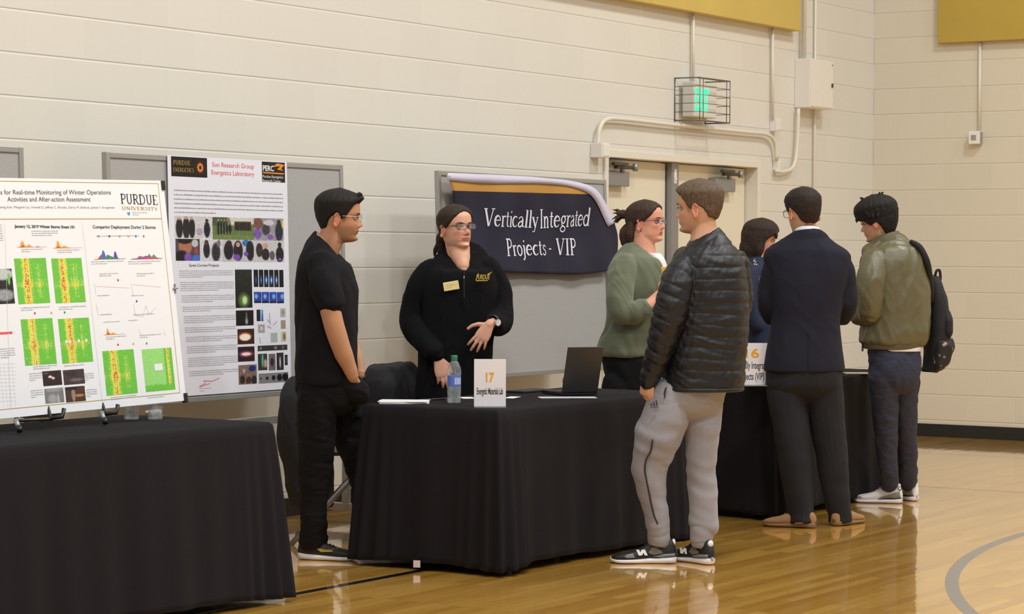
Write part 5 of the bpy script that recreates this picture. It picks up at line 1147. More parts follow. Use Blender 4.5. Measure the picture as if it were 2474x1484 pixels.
f6.hand(f6.body, f6.P(1905, 755, .28), R0 * .5 + F0 * .6, U0, 1, curl=.4); f6.hand(f6.body, f6.P(1995, 755, .28), -R0 * .5 + F0 * .6, U0, -1, curl=.4)
PL = [(880, 1856, 2030, .14), (925, 1852, 2034, .135), (945, 1858, 2032, .115), (962, 1880, 2012, .08), (976, 1912, 1980, .035)]
L1 = [(1899, 930, 0, .102), (1911, 1040, .0, .092), (1922, 1110, 0, .085), (1931, 1180, 0, .075), (1937, 1240, 0, .066), (1938, 1268, -.01, .067)]
L2 = [(1990, 930, 0, .100), (2000, 1040, 0, .089), (2011, 1110, 0, .083), (2022, 1190, 0, .072), (2031, 1240, 0, .062), (2032, 1262, 0, .062)]
L1, hp1, d1_ = f6.leg(L1, 1275, -R0 * .92 + F0 * .4); L2, hp2, d2_ = f6.leg(L2, 1269, R0 * .62 + F0 * .75)
f6.torso(f6.body, PL, .86)
for l in (L1, L2): f6.limb(f6.body, l, .75, end=False)
f6.finish_body('light', .0042, blush=.5); f6.face(brow=(50, 36, 30), glasses='full', lens=(.026, .019), gcol=(26, 26, 30))
line = ([0, 30, 50, 64, 74, 84, 96, 112, 135, 160, 180], [.8, .8, .74, .62, .5, .47, .55, .46, .28, .22, .24])
g = h.hair(hair_short(.014, .010, .014, line=line), 11, .0012); f6.cloth(g, 'hair', hairmat('hair_brown_black', (44, 33, 28)), .004, 2, strands)
M_suit = mat('navy_suit_wool', (26, 26, 40), .85, bump=.15, bscale=800, spec=.3)
g = G(); f6.torso(g, SH); f6.limb(g, [(1882, 628, 0, .058), (1868, 655, 0, .062), (1861, 690, .02, .062), (1857, 735, .04, .062), (1867, 758, .1, .058), (1890, 762, .22, .046)]); f6.limb(g, [(2022, 628, 0, .058), (2036, 655, 0, .062), (2041, 690, .02, .060), (2043, 735, .04, .06), (2034, 758, .1, .058), (2010, 762, .22, .046)])
def ventcut(v, n):
    d = np.abs((v - np.array(f6.P(1950, 860, -.15))) @ np.array(R0)); k = np.exp(-(d / .006) ** 2) * (v[:, 2] < 1.02) * (v[:, 2] > .8); bk = (n @ np.array(-F0)) > .3; return v - n * (k * .005 * bk)[:, None]
f6.cloth(g, 'suit_jacket', M_suit, .0055, 5, [folds(.006, 6, .45, 61), folds(.0025, 15, .6, 62), ventcut])
collar(f6, [(566, 1918, 1984, .09, 0, .03, 90), (548, 1920, 1981, .082, 0, .045, 90), (543, 1922, 1979, .079, 0, .05, 90), (556, 1918, 1984, .088, 0, .05, 90)], 'shirt_collar', mat('white_shirt', (226, 226, 236), .7), .004)
collar(f6, [(580, 1900, 1998, .105, 0, .03, 90), (560, 1914, 1988, .094, 0, .05, 90), (553, 1917, 1985, .089, 0, .06, 90), (562, 1911, 1991, .099, 0, .06, 90), (584, 1896, 2004, .118, 0, .04, 90)], 'jacket_collar', M_suit, .005)
g = G(); f6.torso(g, PL)
for l in (L1, L2): f6.limb(g, l, end=False)
f6.cloth(g, 'suit_trousers', mat('dark_trouser', (15, 14, 20), .85, bump=.15, bscale=800), .006, 4, [folds(.008, 8, .35, 65)])
M_tan = mat('tan_suede', (150, 112, 74), .8, bump=.2, bscale=300); M_tans = mat('tan_sole', (128, 98, 66), .7)
for hp, dv in ((hp1, d1_), (hp2, d2_)):
    e, L, _, _ = shoe(f6.e, hp, dv, .29, M_tan, M_tans, 1.0, high=.085); laces(e, L, .085, mat('tan_lace', (120, 92, 62), .8))

# ---- 7 man in olive bomber jacket with backpack
f7 = Fig(13.72, 2160, 1218, 'person with black hair in olive bomber jacket and jeans, looking down at the far table')
h = f7.head = Head(f7.P(2121, 533, 0), -118, 14, -2, size=1.03)
SH = [(576, 2114, 2176, .085, .0, -.025, -.01), (583, 2104, 2190, .11, 0, -.02, -.01), (594, 2095, 2208, .14, 0, -.01), (604, 2090, 2222, .165), (640, 2086, 2236, .185), (700, 2090, 2240, .185), (760, 2090, 2239, .175), (800, 2086, 2236, .17), (822, 2083, 2232, .165), (840, 2085, 2226, .155), (845, 2087, 2222, .15)]
h.geo(f7.body); f7.limb(f7.body, [(2134, 552, 0, .056), (2140, 575, 0, .062), (2145, 600, 0, .07)], smooth=3); f7.torso(f7.body, SH, .86)
A1 = [(2110, 640, -.15, .05), (2102, 700, -.17, .048), (2104, 750, -.15, .045), (2088, 760, -.03, .04), (2070, 748, .1, .03), (2062, 742, .15, .026)]
f7.limb(f7.body, A1, .85); f7.limb(f7.body, [(2200, 640, .15, .05), (2190, 740, .2, .045), (2150, 770, .35, .035), (2110, 760, .42, .028)], .85)
f7.hand(f7.body, f7.P(2062, 742, .15), F0 - R0 * .3, U0, 1, curl=.4); f7.hand(f7.body, f7.P(2110, 760, .42), -R0 * .6 + F0 * .6, U0, -1, curl=.4)
PL = [(830, 2100, 2222, .135), (870, 2100, 2222, .135), (905, 2104, 2219, .125), (925, 2110, 2214, .105), (940, 2124, 2204, .07), (950, 2142, 2188, .03)]
L1 = [(2136, 905, -.03, .084), (2139, 990, -.04, .070), (2142, 1060, -.04, .060), (2145, 1110, -.04, .054), (2148, 1155, -.04, .049), (2149, 1172, -.04, .048)]
L2 = [(2186, 905, .03, .080), (2187, 1000, .04, .064), (2190, 1060, .04, .056), (2193, 1110, .04, .053), (2195, 1155, .04, .052), (2195, 1170, .04, .05)]
L1, hp1, d1_ = f7.leg(L1, 1216, -R0 * .88 + F0 * .25); L2, hp2, d2_ = f7.leg(L2, 1209, -R0 * .5 + F0 * .85)
f7.torso(f7.body, PL, .86)
for l in (L1, L2): f7.limb(f7.body, l, .78, end=False)
f7.finish_body('tan', .0042, blush=.3); f7.face(brow=(30, 24, 22), iris=(40, 30, 26))
line = ([0, 30, 50, 64, 74, 88, 100, 112, 135, 180], [.62, .60, .56, .5, .42, .44, .46, .34, .14, .10])
g = h.hair(hair_short(.032, .02, .03, line=line, quiff=.006), 13, .003)
rs = random.Random(9)
for k in range(26):
    a = rs.uniform(-PI, PI); u = rs.uniform(.02, .09); p = h.w(.07 * math.sin(a), .085 * math.cos(a), .04 + u * .5); q = h.w(.102 * math.sin(a), .122 * math.cos(a), .0 + u * .5); g.tube([p, (p + q) / 2 + Vector((0, 0, .014)), q], [.015, .013, .004], n=7)
for k in range(8): a = rs.uniform(-PI, PI); p = h.w(.03 * math.sin(a), .04 * math.cos(a), .12); q = h.w(.06 * math.sin(a), .07 * math.cos(a), .148); g.tube([p, q], [.014, .003], n=7)
f7.cloth(g, 'hair', hairmat('hair_black', (26, 22, 20)), .004, 2, strands)
M_bomb = mat('olive_satin', (96, 91, 64), .42, bump=.2, bscale=60, spec=.6); M_rib = mat('olive_rib', (96, 90, 66), .85, bump=.5, bscale=250)
g = G(); f7.torso(g, SH[:-2] + [(828, 2086, 2228, .16)]); f7.limb(g, [(2112, 632, -.12, .07), (2102, 680, -.16, .068), (2100, 730, -.155, .066), (2100, 755, -.11, .062), (2084, 760, -.02, .054), (2074, 752, .07, .044)])
f7.limb(g, [(2200, 635, .12, .066), (2196, 720, .18, .062), (2165, 765, .3, .05)])
f7.cloth(g, 'bomber_jacket', M_bomb, .0055, 5, [folds(.014, 6, .4, 71), folds(.006, 14, .5, 72)])
g = G(); f7.torso(g, [(822, 2085, 2231, .163), (832, 2084, 2229, .16), (843, 2087, 2223, .152)]); f7.cloth(g, 'jacket_waistband', M_rib, .006, 2)
collar(f7, [(585, 2102, 2186, .11, 0, .03, 150), (562, 2110, 2172, .088, 0, .045, 150), (555, 2114, 2168, .082, 0, .05, 150), (564, 2107, 2176, .094, 0, .05, 150), (588, 2098, 2192, .12, 0, .03, 150)], 'jacket_collar', M_rib, .007)
g = G(); f7.torso(g, [(820, 2104, 2228, .147), (840, 2102, 2227, .147), (848, 2112, 2226, .145)]); f7.cloth(g, 't_shirt', mat('white_tee', (222, 218, 222)), .006, 2, label='white shirt hem')
g = G(); q = f7.P(2084, 832, -.03); g.box(-.004, .004, -.004, .004, -.04, .01, mt=Matrix.Translation(q)); g.build('zipper_pull', mat('dark_metal', (84, 82, 78)), f7.e)
M_jean = mat('dark_denim', (46, 50, 70), .8, bump=.3, bscale=700, var=.18, vscale=9)
g = G(); f7.torso(g, PL)
for l in (L1, L2): f7.limb(g, l, end=False)
f7.cloth(g, 'jeans', M_jean, .0055, 4, [folds(.006, 10, 1.2, 75), folds(.003, 24, 1.5, 76)])
M_wsh = mat('white_leather', (222, 218, 214), .4); M_cem = mat('speckle_grey', (120, 114, 104), .6, var=.4, vscale=260); M_bs = mat('sole_black', (30, 28, 28))
for i, (hp, dv) in enumerate(((hp1, d1_), (hp2, d2_))):
    e, L, _, _ = shoe(f7.e, hp, dv, .285, M_wsh, SHW, 1.0, high=.12)
    side_patch(e, [(.03, .034), (.05, .075), (.18, .06), (.34, .045), (.46, .034), (.3, .03)], M_cem, 'side_panel', 1, L=L, high=.12)
    side_patch(e, [(.02, .012), (.01, .035), (.25, .03), (.48, .026), (.5, .012), (.3, .018)], M_bs, 'midsole_panel', 1, L=L, high=.12, lift=.005)
    side_patch(e, [(.78, .03), (.84, .042), (.95, .034), (.97, .024), (.88, .026)], M_cem, 'toe_panel', 1, L=L, high=.12)
    g = G(); g.tube([(.012, .022, .078), (.006, .008, .088), (.008, .004, .098), (.018, .02, .1), (.024, .03, .09), (.012, .022, .078)], .0022, n=6); g.build('heel_mark', M_bs, e, local=True)
    laces(e, L, .1, mat('lace_white', (220, 218, 214), .8), 4)

# backpack worn on the back
b = empty('backpack', tuple(f7.P(2262, 905, .12)), 'black backpack with floral print bottom hanging from the shoulder of the bomber jacket', 'backpack')
fb = Fig.__new__(Fig); fb.Z = 13.85; fb.e = b; fb.phi = 0
M_bag = mat('black_canvas', (22, 21, 24), .8, bump=.3, bscale=400)
g = G(); fb.torso(g, [(668, 2240, 2266, .09), (690, 2238, 2276, .12), (740, 2237, 2286, .14), (790, 2238, 2290, .145), (840, 2236, 2288, .145), (880, 2234, 2280, .14), (897, 2228, 2262, .12)])
fb.cloth(g, 'bag_body', M_bag, .006, 4, folds(.006, 9, .6, 81))
mf = mat('floral_print', (40, 36, 36), .7); nt = mf.node_tree; vo = nt.nodes.new('ShaderNodeTexVoronoi'); vo.inputs['Scale'].default_value = 26; cr = nt.nodes.new('ShaderNodeValToRGB'); el = cr.color_ramp.elements; el[0].color = sr((190, 160, 150)); el[0].position = .1; el[1].position = .34; el[1].color = sr((26, 24, 26)); x = el.new(.24); x.color = sr((150, 120, 104))
nt.links.new(nt.nodes['Texture Coordinate'].outputs['Object'], vo.inputs['Vector']); nt.links.new(vo.outputs['Distance'], cr.inputs[0]); nt.links.new(cr.outputs[0], nt.nodes['Principled BSDF'].inputs['Base Color'])
g = G(); fb.torso(g, [(818, 2240, 2297, .14), (835, 2241, 2301, .165), (860, 2240, 2294, .165), (880, 2240, 2284, .16), (892, 2238, 2270, .14)]); fb.cloth(g, 'front_pocket', mf, .006, 4, folds(.006, 14, 1, 83), label='floral print front pocket')
g = G(); fb.torso(g, [(750, 2262, 2292, .12), (775, 2264, 2298, .155), (800, 2264, 2298, .155), (818, 2262, 2292, .12)]); fb.cloth(g, 'flap_pocket', M_bag, .006, 4)
g = G(); g.tube([f7.P(2200, 584, -.10), f7.P(2222, 598, -.135), f7.P(2239, 632, -.13), f7.P(2246, 668, -.08), f7.P(2250, 700, -.04), f7.P(2250, 730, .0)], [.014, .018, .019, .018, .018, .012], n=10, smooth=4); g.build('shoulder_strap', M_bag, b, smooth=True)
g = G(); g.tube([fb.P(2258, 676, 0), fb.P(2262, 656, -.01), fb.P(2270, 654, -.0), fb.P(2272, 675, .0), fb.P(2266, 694, 0)], .008, n=8, smooth=4); g.build('carry_handle', M_bag, b, smooth=True)
g = G(); g.tube([fb.P(2284, 790, -.10), fb.P(2288, 786, -.1), fb.P(2290, 800, -.1)], .003, n=6); g.tube([fb.P(2280, 730, -.09), fb.P(2285, 728, -.09)], .003, n=6); g.build('buckle', mat('bright_metal', (210, 208, 205)), b)

# ------------------------------------------------------------------ wide white poster on the tabletop easel
PX0, PX1 = 6.10, 7.71; PWd = PX1 - PX0; PHt = .925
fp = empty('wide_poster', (PX0, -1.53, .786), 'wide white poster board about winter storm operations leaning on a tabletop easel at the left', 'poster')
fp.rotation_euler = (-.125, -.017, 0)
g = G(); g.box(0, PWd, 0, .006, 0, PHt); g.build('foam_board', mat('board_white', (233, 235, 240), .5), fp, local=True, bevel=.001)
# photo pixel -> poster coords through the tilted plane
bpy.context.view_layer.update()
MI = wmat(fp).inverted()
def fq(px, py):
    o = MI @ CAM; d = (MI.to_3x3() @ ray(px, py)); t = -o.y / d.y; p = o + d * t; return p.x, p.z
YB = -.0004
M_or = mat('gold_rule_ink', (188, 168, 110), .5); M_dk = mat('dark_ink', (84, 82, 88), .5); M_rule = mat('grey_rule_ink', (206, 204, 204), .5)
def ftext(body, x0, x1, yb, hpx, m, serif=False, bold=0, dy=0):
    a = fq(x0, yb); b = fq(x1, yb + dy); hh = a[1] - 0; h2 = fq(x0, yb - hpx)[1] - a[1]; rot = -math.atan2(b[1] - a[1], b[0] - a[0])
    if serif:
        g = G(); sl_ = (b[1] - a[1]) / (b[0] - a[0]); serif_text(g, body, a[0], 0, h2, b[0] - a[0], 0, fn3=lambda X, Z: (X, YB - .0004, a[1] + (X - a[0]) * sl_ + Z)); return g.build('lettering', m, fp, local=True)
    o = text(body, h2 / .72, 'lettering', m, fp, 0, 0, 0, bold=bold); vs = getv(o.data); w = vs[:, 0].max() - vs[:, 0].min(); x = (vs[:, 0] - vs[:, 0].min()) / w
    vs[:, 0] = a[0] + x * (b[0] - a[0]); vs[:, 2] += a[1] + x * (b[1] - a[1]); vs[:, 1] *= .2; vs[:, 1] += YB - .0004; setv(o.data, vs); return o
def fcard(name, x0, y0, x1, y1, nx, nz_, fn):
    a = fq(x0, (y0 + y1) / 2)[0]; b = fq(x1, (y0 + y1) / 2)[0]; t = fq((x0 + x1) / 2, y0)[1]; bo = fq((x0 + x1) / 2, y1)[1]
    return card(name, fp, a, bo, b - a, t - bo, nx, nz_, fn, y=YB)
def frule(pts, w, m, name='printed_rule'):
    g = G(); 
    for a, b in pts: stroke(g, [fq(*a), fq(*b)], w, lambda x, z: (x, YB - .0003, z), 0)
    g.build(name, m, fp, local=True)
g = G(); m_ = .014
for w_, x0, x1, z0, z1 in ((0, m_, PWd - m_ - .02, m_ + .02, m_ + .023), (0, m_, PWd - m_ - .02, PHt - m_, PHt - m_ + .003), (0, PWd - m_ - .023, PWd - m_ - .02, m_ + .02, PHt - m_), (0, m_, PWd - m_ - .02, fq(200, 529)[1] - .002, fq(200, 529)[1] + .002)):
    g.box(x0, x1, -.0008, -.0002, z0, z1)
g.build('printed_border', M_or, fp, local=True)
ftext('Dashboards for Real-time Monitoring of Winter Operations', -62, 268, 470, 12, M_dk, dy=0); ftext('Activities and After-action Assessment', 18, 219, 487, 12, M_dk)
ftext('T. Mathew, Wonseong Kim, Mingmin Liu, Howell Li, Jeffrey C. Brooks, Darcy M. Bullock, James V. Krogmeier', -60, 278, 503, 6, M_ink, dy=1)
ftext('PURDUE', 292, 382, 492, 23, M_blk, serif=True, dy=3); ftext('UNIVERSITY', 294, 382, 507, 8, mat('gold_ink', (176, 140, 70)), serif=True, dy=2)
g = G(); c = fq(311, 517); g.prism([(c[0] - .009, c[1]), (c[0], c[1] - .008), (c[0] + .009, c[1] + .001), (c[0] + .007, c[1] + .008), (c[0] + .001, c[1] + .009), (c[0] - .004, c[1] + .003), (c[0] - .009, c[1] + .008)], -.0009, -.0004); g.build('printed_emblem', mat('blue_mark', (80, 150, 210), .5), fp, local=True)
c = fq(320, 515); dashes(fp, 2, c[0], c[0] + .09, c[1], .009, M_ink2, seed=40, hh=.004)
ftext('January 12, 2019 Winter Storm: Event 101', 35, 180, 550, 7, M_dk, bold=.0006, dy=2); ftext('Comparing Deployment During 2 Storms', 224, 376, 552, 8, M_dk, bold=.0004, dy=1)
frule([((11, 538), (25, 990)), ((198, 536), (247, 975))], .0014, M_rule)
def heat(seed, kind=0):
    def fn(U, V):
        rs = np.random.RandomState(seed); r1 = rs.rand(*U.shape); C = np.zeros(U.shape + (3,)); gr = np.array([108, 192, 66.]); yl = np.array([220, 216, 84.]); rd = np.array([206, 96, 50.])
        colw = rs.rand(U.shape[1])[None, :]; roww = rs.rand(U.shape[0])[:, None]
        if kind == 0: p = np.exp(-((U - .34) / .13) ** 2) * 1.1 + .35 * np.exp(-((U - .72) / .1) ** 2) * (np.abs(V - .5) < .38) + .3 * np.exp(-((V - .42) / .08) ** 2)
        else: p = 1.2 * np.exp(-((U - .85) / .04) ** 2)
        p = p + (r1 - .5) * .16 + (colw - .5) * .32 + (roww - .5) * .18; a = np.clip((p - .25) * 2.5, 0, 1)[..., None]; base = gr if kind == 0 else np.array([150, 214, 120.])
        C = base * (1 - a) + yl * a; hot = ((p > 1.05) & (r1 > .45))[..., None]; C = np.where(hot, rd, C)
        if kind == 1: C = np.where((V < .13 + .04 * colw)[..., None], gr, C); C = np.where(((U > .72))[..., None] & (a < .5), gr, C)
        pale = ((rs.rand(*U.shape) > .93) & (p > .2))[..., None]; C = np.where(pale, C * .5 + 118, C)
        return C + (r1[..., None] - .5) * 12
    return fn
for (x0, y0, x1, y1, sx, k) in ((39, 624, 116, 734, 0, 0), (129, 624, 202, 732, 0, 0), (55, 770, 132, 882, 0, 0), (145, 769, 220, 877, 0, 0), (252, 846, 328, 954, 0, 0), (347, 842, 419, 945, 0, 1)):
    fcard('printed_heatmap', x0, y0, x1, y1, 40, 56, heat(int(x0 + y0), k))
def spikes(x0, y0, x1, y1, seed, cols, pk, name='printed_chart'):
    a = fq(x0, y1); b = fq(x1, y0); wd, hh = b[0] - a[0], b[1] - a[1]; rs = random.Random(seed); gg = G()
    for ci in range(len(cols)):
        pts = []
        for i in range(25):
            u = i / 24; v = sum(h_ * math.exp(-((u - c_) / s_w) ** 2) for c_, s_w, h_ in pk[ci % len(pk)]) * rs.uniform(.6, 1.1) + .02; pts.append((a[0] + u * wd, a[1] + v * hh))
        vs = [(x, YB - .0003 * (ci + 1), a[1]) for x, z in pts] + [(x, YB - .0003 * (ci + 1), z) for x, z in pts]; gg.add(vs, [(i, i + 1, 26 + i, 25 + i) for i in range(24)], ci)
    gg.build(name, [mat('chart_%d_%d' % (c[0], c[2]), c, .5) for c in cols], fp, local=True)
OR = (232, 160, 50)
spikes(40, 575, 110, 598, 1, [OR, (200, 70, 50)], [[(.2, .06, .9), (.4, .08, .35), (.7, .04, .12)], [(.2, .03, .4), (.7, .05, .06)]]); spikes(128, 578, 196, 600, 2, [OR, (200, 70, 50)], [[(.18, .06, .9), (.4, .1, .3)], [(.18, .03, .4)]])
spikes(228, 598, 300, 627, 3, [(210, 60, 70), (60, 110, 190), (90, 70, 170), (60, 140, 80)], [[(.25, .08, .7)], [(.3, .05, 1), (.5, .1, .4)], [(.68, .05, .7), (.45, .06, .5)], [(.5, .12, .35)]]); spikes(316, 590, 388, 627, 4, [(90, 150, 90), (140, 80, 160), (200, 80, 90)], [[(.6, .02, 1), (.3, .1, .2), (.75, .08, .3)], [(.5, .3, .2)], [(.6, .25, .12)]])
spikes(250, 788, 300, 810, 5, [OR, (200, 70, 50)], [[(.22, .06, .9), (.45, .1, .3)], [(.22, .03, .4)]])
def fdash(x0, y, x1, rows, seed, m=M_ink2, hh=.004, dz=.0085):
    a = fq(x0, y); b = fq(x1, y); dashes(fp, rows, a[0], b[0], a[1], dz, m, seed=seed, hh=hh)
for i, (x0, y, x1, r) in enumerate(((76, 560, 140, 3), (52, 604, 104, 2), (138, 606, 192, 2), (220, 634, 300, 2), (310, 634, 388, 2), (240, 663, 285, 2), (330, 663, 372, 2), (236, 716, 300, 1), (318, 716, 388, 1), (242, 762, 300, 1), (322, 762, 388, 1), (256, 816, 306, 2), (338, 812, 390, 2), (50, 746, 120, 2), (142, 744, 208, 2), (80, 888, 138, 2), (155, 886, 222, 1), (268, 962, 330, 2), (356, 958, 412, 2), (70, 905, 100, 4), (204, 905, 226, 4), (74, 946, 104, 4), (208, 944, 234, 4), (310, 776, 370, 1), (250, 780, 300, 1), (232, 572, 370, 1), (0, 845, 36, 5), (-40, 545, 5, 9))):
    fdash(x0, y, x1, r, 100 + i)
for i, (x, y, c) in enumerate(((238, 571, (90, 130, 220)), (264, 571, (40, 40, 46)), (289, 571, (80, 190, 90)), (310, 571, (230, 160, 60)), (328, 571, (80, 80, 200)), (347, 571, (220, 60, 60)), (285, 677, (210, 50, 50)), (330, 728, (60, 60, 180)), (84, 757, (210, 50, 50)), (124, 756, (230, 160, 60)), (156, 755, (40, 150, 90)), (285, 833, (210, 50, 50)), (322, 831, (230, 160, 60)), (354, 830, (40, 150, 90)))):
    c_ = fq(x, y); g = G(); g.box(c_[0] - .004, c_[0] + .004, -.001, -.0004, c_[1] - .004, c_[1] + .004); g.build('legend_mark', mat('chart_%d_%d' % (c[0], c[2]), c, .5), fp, local=True)
pinkm = mat('pink_ink', (236, 190, 190), .5)
frule([((232, 692), (312, 696)), ((322, 688), (388, 694))], .0015, pinkm, 'printed_line'); frule([((228, 685), (232, 712)), ((316, 684), (322, 712)), ((232, 735), (238, 765)), ((322, 735), (328, 765)), ((328, 762), (345, 765)), ((345, 765), (352, 738)), ((352, 738), (360, 760)), ((360, 760), (378, 742)), ((335, 795), (340, 812)), ((396, 800), (399, 812))], .0012, M_ink2, 'printed_line')
c0 = fq(372, 880); g = G(); g.box(c0[0] - .0, c0[0] + .05, -.0014, -.0008, c0[1] - .028, c0[1]); g.build('printed_label', mat('board_white', (233, 235, 240)), fp, local=True)
for k, (x, y) in enumerate(((160, 826), (168, 826), (190, 824), (208, 823))): c_ = fq(x, y); g = G(); g.box(c_[0] - .006, c_[0] + .006, -.0014, -.0008, c_[1] - .006, c_[1] + .006); g.build('printed_label', mat('board_white', (233, 235, 240)), fp, local=True)
fcard('printed_photo', 103, 896, 149, 932, 26, 20, blobs((46, 30, 32), [(.4, .6, .12, .1, (240, 200, 210), .5), (.55, .5, .1, .1, (230, 190, 200), .5), (.2, .85, .2, .1, (90, 70, 70), .8)], 6, 60)); fcard('printed_photo', 153, 893, 204, 929, 26, 20, blobs((66, 52, 56), [(.6, .3, .4, .15, (110, 96, 100), .8), (.4, .7, .3, .2, (50, 40, 44), .8)], 8, 61))
fcard('printed_photo', 108, 938, 154, 974, 26, 20, blobs((120, 120, 122), [(.4, .3, .3, .4, (160, 160, 162), .8), (.7, .2, .1, .5, (170, 170, 172), .8), (.5, .9, .6, .2, (150, 150, 154), .8)], 5, 62)); fcard('printed_photo', 158, 934, 206, 971, 26, 20, blobs((70, 48, 40), [(.4, .5, .12, .6, (150, 130, 120), .7), (.7, .4, .3, .12, (190, 120, 60), .7), (.3, .9, .4, .15, (40, 30, 30), .7)], 10, 63))
fcard('printed_photo', -30, 650, 32, 735, 30, 36, blobs((30, 34, 32), [(.6, .85, .5, .2, (190, 196, 196), .5), (.85, .7, .06, .2, (110, 190, 80), .5), (.6, .25, .5, .2, (150, 152, 158), .6)], 10, 64))
fcard('printed_chart', 0, 802, 30, 808, 20, 4, blobs((226, 90, 90), [], 10, 65))
frule([((-10 + i * 9.5, 880), (0 + i * 9.5, 985)) for i in range(5)] + [((-10, 880 + k * 9), (38, 879 + k * 9)) for k in range(11)], .0008, M_rule, 'printed_table')
# clips on the corners / edge
for (x, z) in ((PWd - .004, PHt - .02), (PWd - .002, .012)):
    g = G(); g.box(x - .012, x + .008, -.006, .012, z - .02, z + .02); g.build('binder_clip', mat('black_plastic', (26, 26, 28)), fp, local=True, bevel=.002)
g = G(); g.tube([(PWd - .012, -.004, .47), (PWd + .014, -.006, .472)], .004, n=8); g.tube([(PWd + .0, -.003, .45), (PWd + .0, -.003, .49)], .0035, n=8); g.build('clip_wire', M_alu, fp, local=True)
# easel
ez = empty('tabletop_easel', (6.95, -1.45, ZT), 'black and silver tabletop easel holding the wide white poster', 'easel')
Mb = mat('black_plastic', (26, 26, 28))
for (fx_, fy_, tx, ty) in ((48, 1050, 72, 995), (255, 1030, 268, 988)):
    q = onz(fx_, fy_, ZT); q2 = Vector((onz(tx, ty + 40, ZT).x, -1.545, .80)); back = Vector((q2.x + .05, -1.30, 1.25))
    g = G(); g.tube([q + Vector((0, 0, .010)), q + Vector((.005, .01, .03))], .011, n=12); g.build('rubber_foot', Mb, ez, smooth=True)
    g = G(); g.tube([q + Vector((.003, .008, .02)), q + Vector((.008, .03, .055))], .010, n=12); g.build('leg', M_alu, ez, smooth=True)
    g = G(); g.tube([q + Vector((.008, .03, .05)), q2 + Vector((-.01, .0, -.02)), back], .0075, n=10); g.tube([q2 + Vector((.03, -.03, .022)), q2 + Vector((.02, -.03, -.01)), q2 + Vector((-.02, .0, -.015))], .009, n=10); g.build('support_arm', Mb, ez, smooth=True)
g = G(); g.tube([(6.75, -1.30, 1.25), (7.35, -1.30, 1.25)], .008); g.tube([(7.05, -1.30, 1.25), (7.05, -1.2, .745)], .008); g.build('rear_leg', Mb, ez, smooth=True)

# bottles
def bottle(loc, label, group, s=1.0, cap=(40, 120, 80), name='water_bottle'):
    e = empty(name, loc, label, 'bottle', group)
    prof = [(.0, 0), (.026, 0), (.0305, .006), (.0315, .02), (.0295, .035), (.0315, .05), (.0315, .07), (.0300, .075), (.0300, .125), (.0318, .132), (.0318, .145), (.029, .160), (.020, .182), (.0125, .192), (.0120, .200)]
    P = []; 
    for i in range(len(prof) - 1):
        for k in range(3): t = k / 3; P.append((prof[i][0] + (prof[i + 1][0] - prof[i][0]) * t, prof[i][1] + (prof[i + 1][1] - prof[i][1]) * t))
    P.append(prof[-1]); g = G(); g.lathe([(r * s, z * s) for r, z in P], n=32, cap=False)
    g.build('bottle_body', mat('clear_plastic', (225, 232, 236), .08, trans=.6, alpha=.34, spec=.8), e, local=True, smooth=True)
    g = G(); g.lathe([(.0272 * s, .004 * s), (.0285 * s, .03 * s), (.0285 * s, .11 * s), (.0, .11 * s)], n=28); g.build('water', mat('water', (205, 215, 222), .05, trans=.6, alpha=.25), e, local=True, smooth=True)
    g = G(); g.lathe([(.0306 * s, .077 * s), (.0308 * s, .08 * s), (.0308 * s, .122 * s), (.0306 * s, .124 * s)], n=32, cap=False); g.build('label_band', mat('label_blue', (92, 120, 206), .45), e, local=True, smooth=True)
    g = G()
    for k in range(5): a = -PI / 2 + .25 * k - .9; g.add([(.0311 * s * math.cos(a + d), .0311 * s * math.sin(a + d), z * s) for d, z in ((0, .085), (.16, .085), (.2, .115), (.04, .115))], [(0, 1, 2, 3)])
    g.build('label_print', mat('label_print_white', (214, 220, 240), .5), e, local=True)
    g = G(); g.lathe([(.0145 * s, .192 * s), (.0148 * s, .194 * s), (.0148 * s, .212 * s), (.0135 * s, .215 * s)], n=24); g.build('cap', mat('cap_green', cap, .4), e, local=True, smooth=True)
    return e
q = onz(1097, 974, ZT); bottle((q.x, q.y, ZT), 'plastic water bottle with green cap and blue label on the middle table', None, 1.03)
for px_, lb in ((318, 'left of the two water bottles behind the wide poster on the near table'), (375, 'right of the two water bottles behind the wide poster on the near table')):
    q = onz(px_, 1014, ZT); bottle((q.x, q.y, ZT), lb, 'water bottles behind the poster', 1.0)
q = onz(378, 1004, ZT); g = G()
rs = random.Random(3)
for k in range(7): g.ball((q.x - .03 + .012 * k, q.y + .02 + rs.uniform(-.01, .01), ZT + .012), (.02, .015, rs.uniform(.008, .014)), n=7, m=5)
me = remesh(g, .004, 1); vs = getv(me); setv(me, vs + getn(me) * (nz(vs, 90, 3) * .004)[:, None]); me.transform(Matrix.Translation((-q.x, -q.y, -ZT)))
tag(link(me, 'crumpled_napkin', mat('tissue', (226, 224, 220), .8), None, (q.x, q.y, ZT)), 'crumpled white napkin between the two water bottles', 'napkin')
q = onz(105, 1018, ZT); e = empty('folded_bag', (q.x + .1, q.y + .12, ZT), 'dark blue folded bag lying behind the wide poster', 'bag')
g = G(); g.ball((q.x + .1, q.y + .12, ZT + .034), (.15, .09, .03), n=24, m=12); me = remesh(g, .006, 2); vs = getv(me); setv(me, vs + getn(me) * (nz(vs, 30, 5) * .004)[:, None]); me.transform(wmat(e).inverted()); link(me, 'bag_body', mat('blue_nylon', (34, 50, 90), .6), e, smooth=True)
g = G(); g.tube([(q.x, q.y + .08, ZT + .05), (q.x + .1, q.y + .04, ZT + .066), (q.x + .2, q.y + .08, ZT + .05)], .006, smooth=4); g.build('bag_strap', mat('black_canvas', (22, 21, 24)), e, smooth=True)

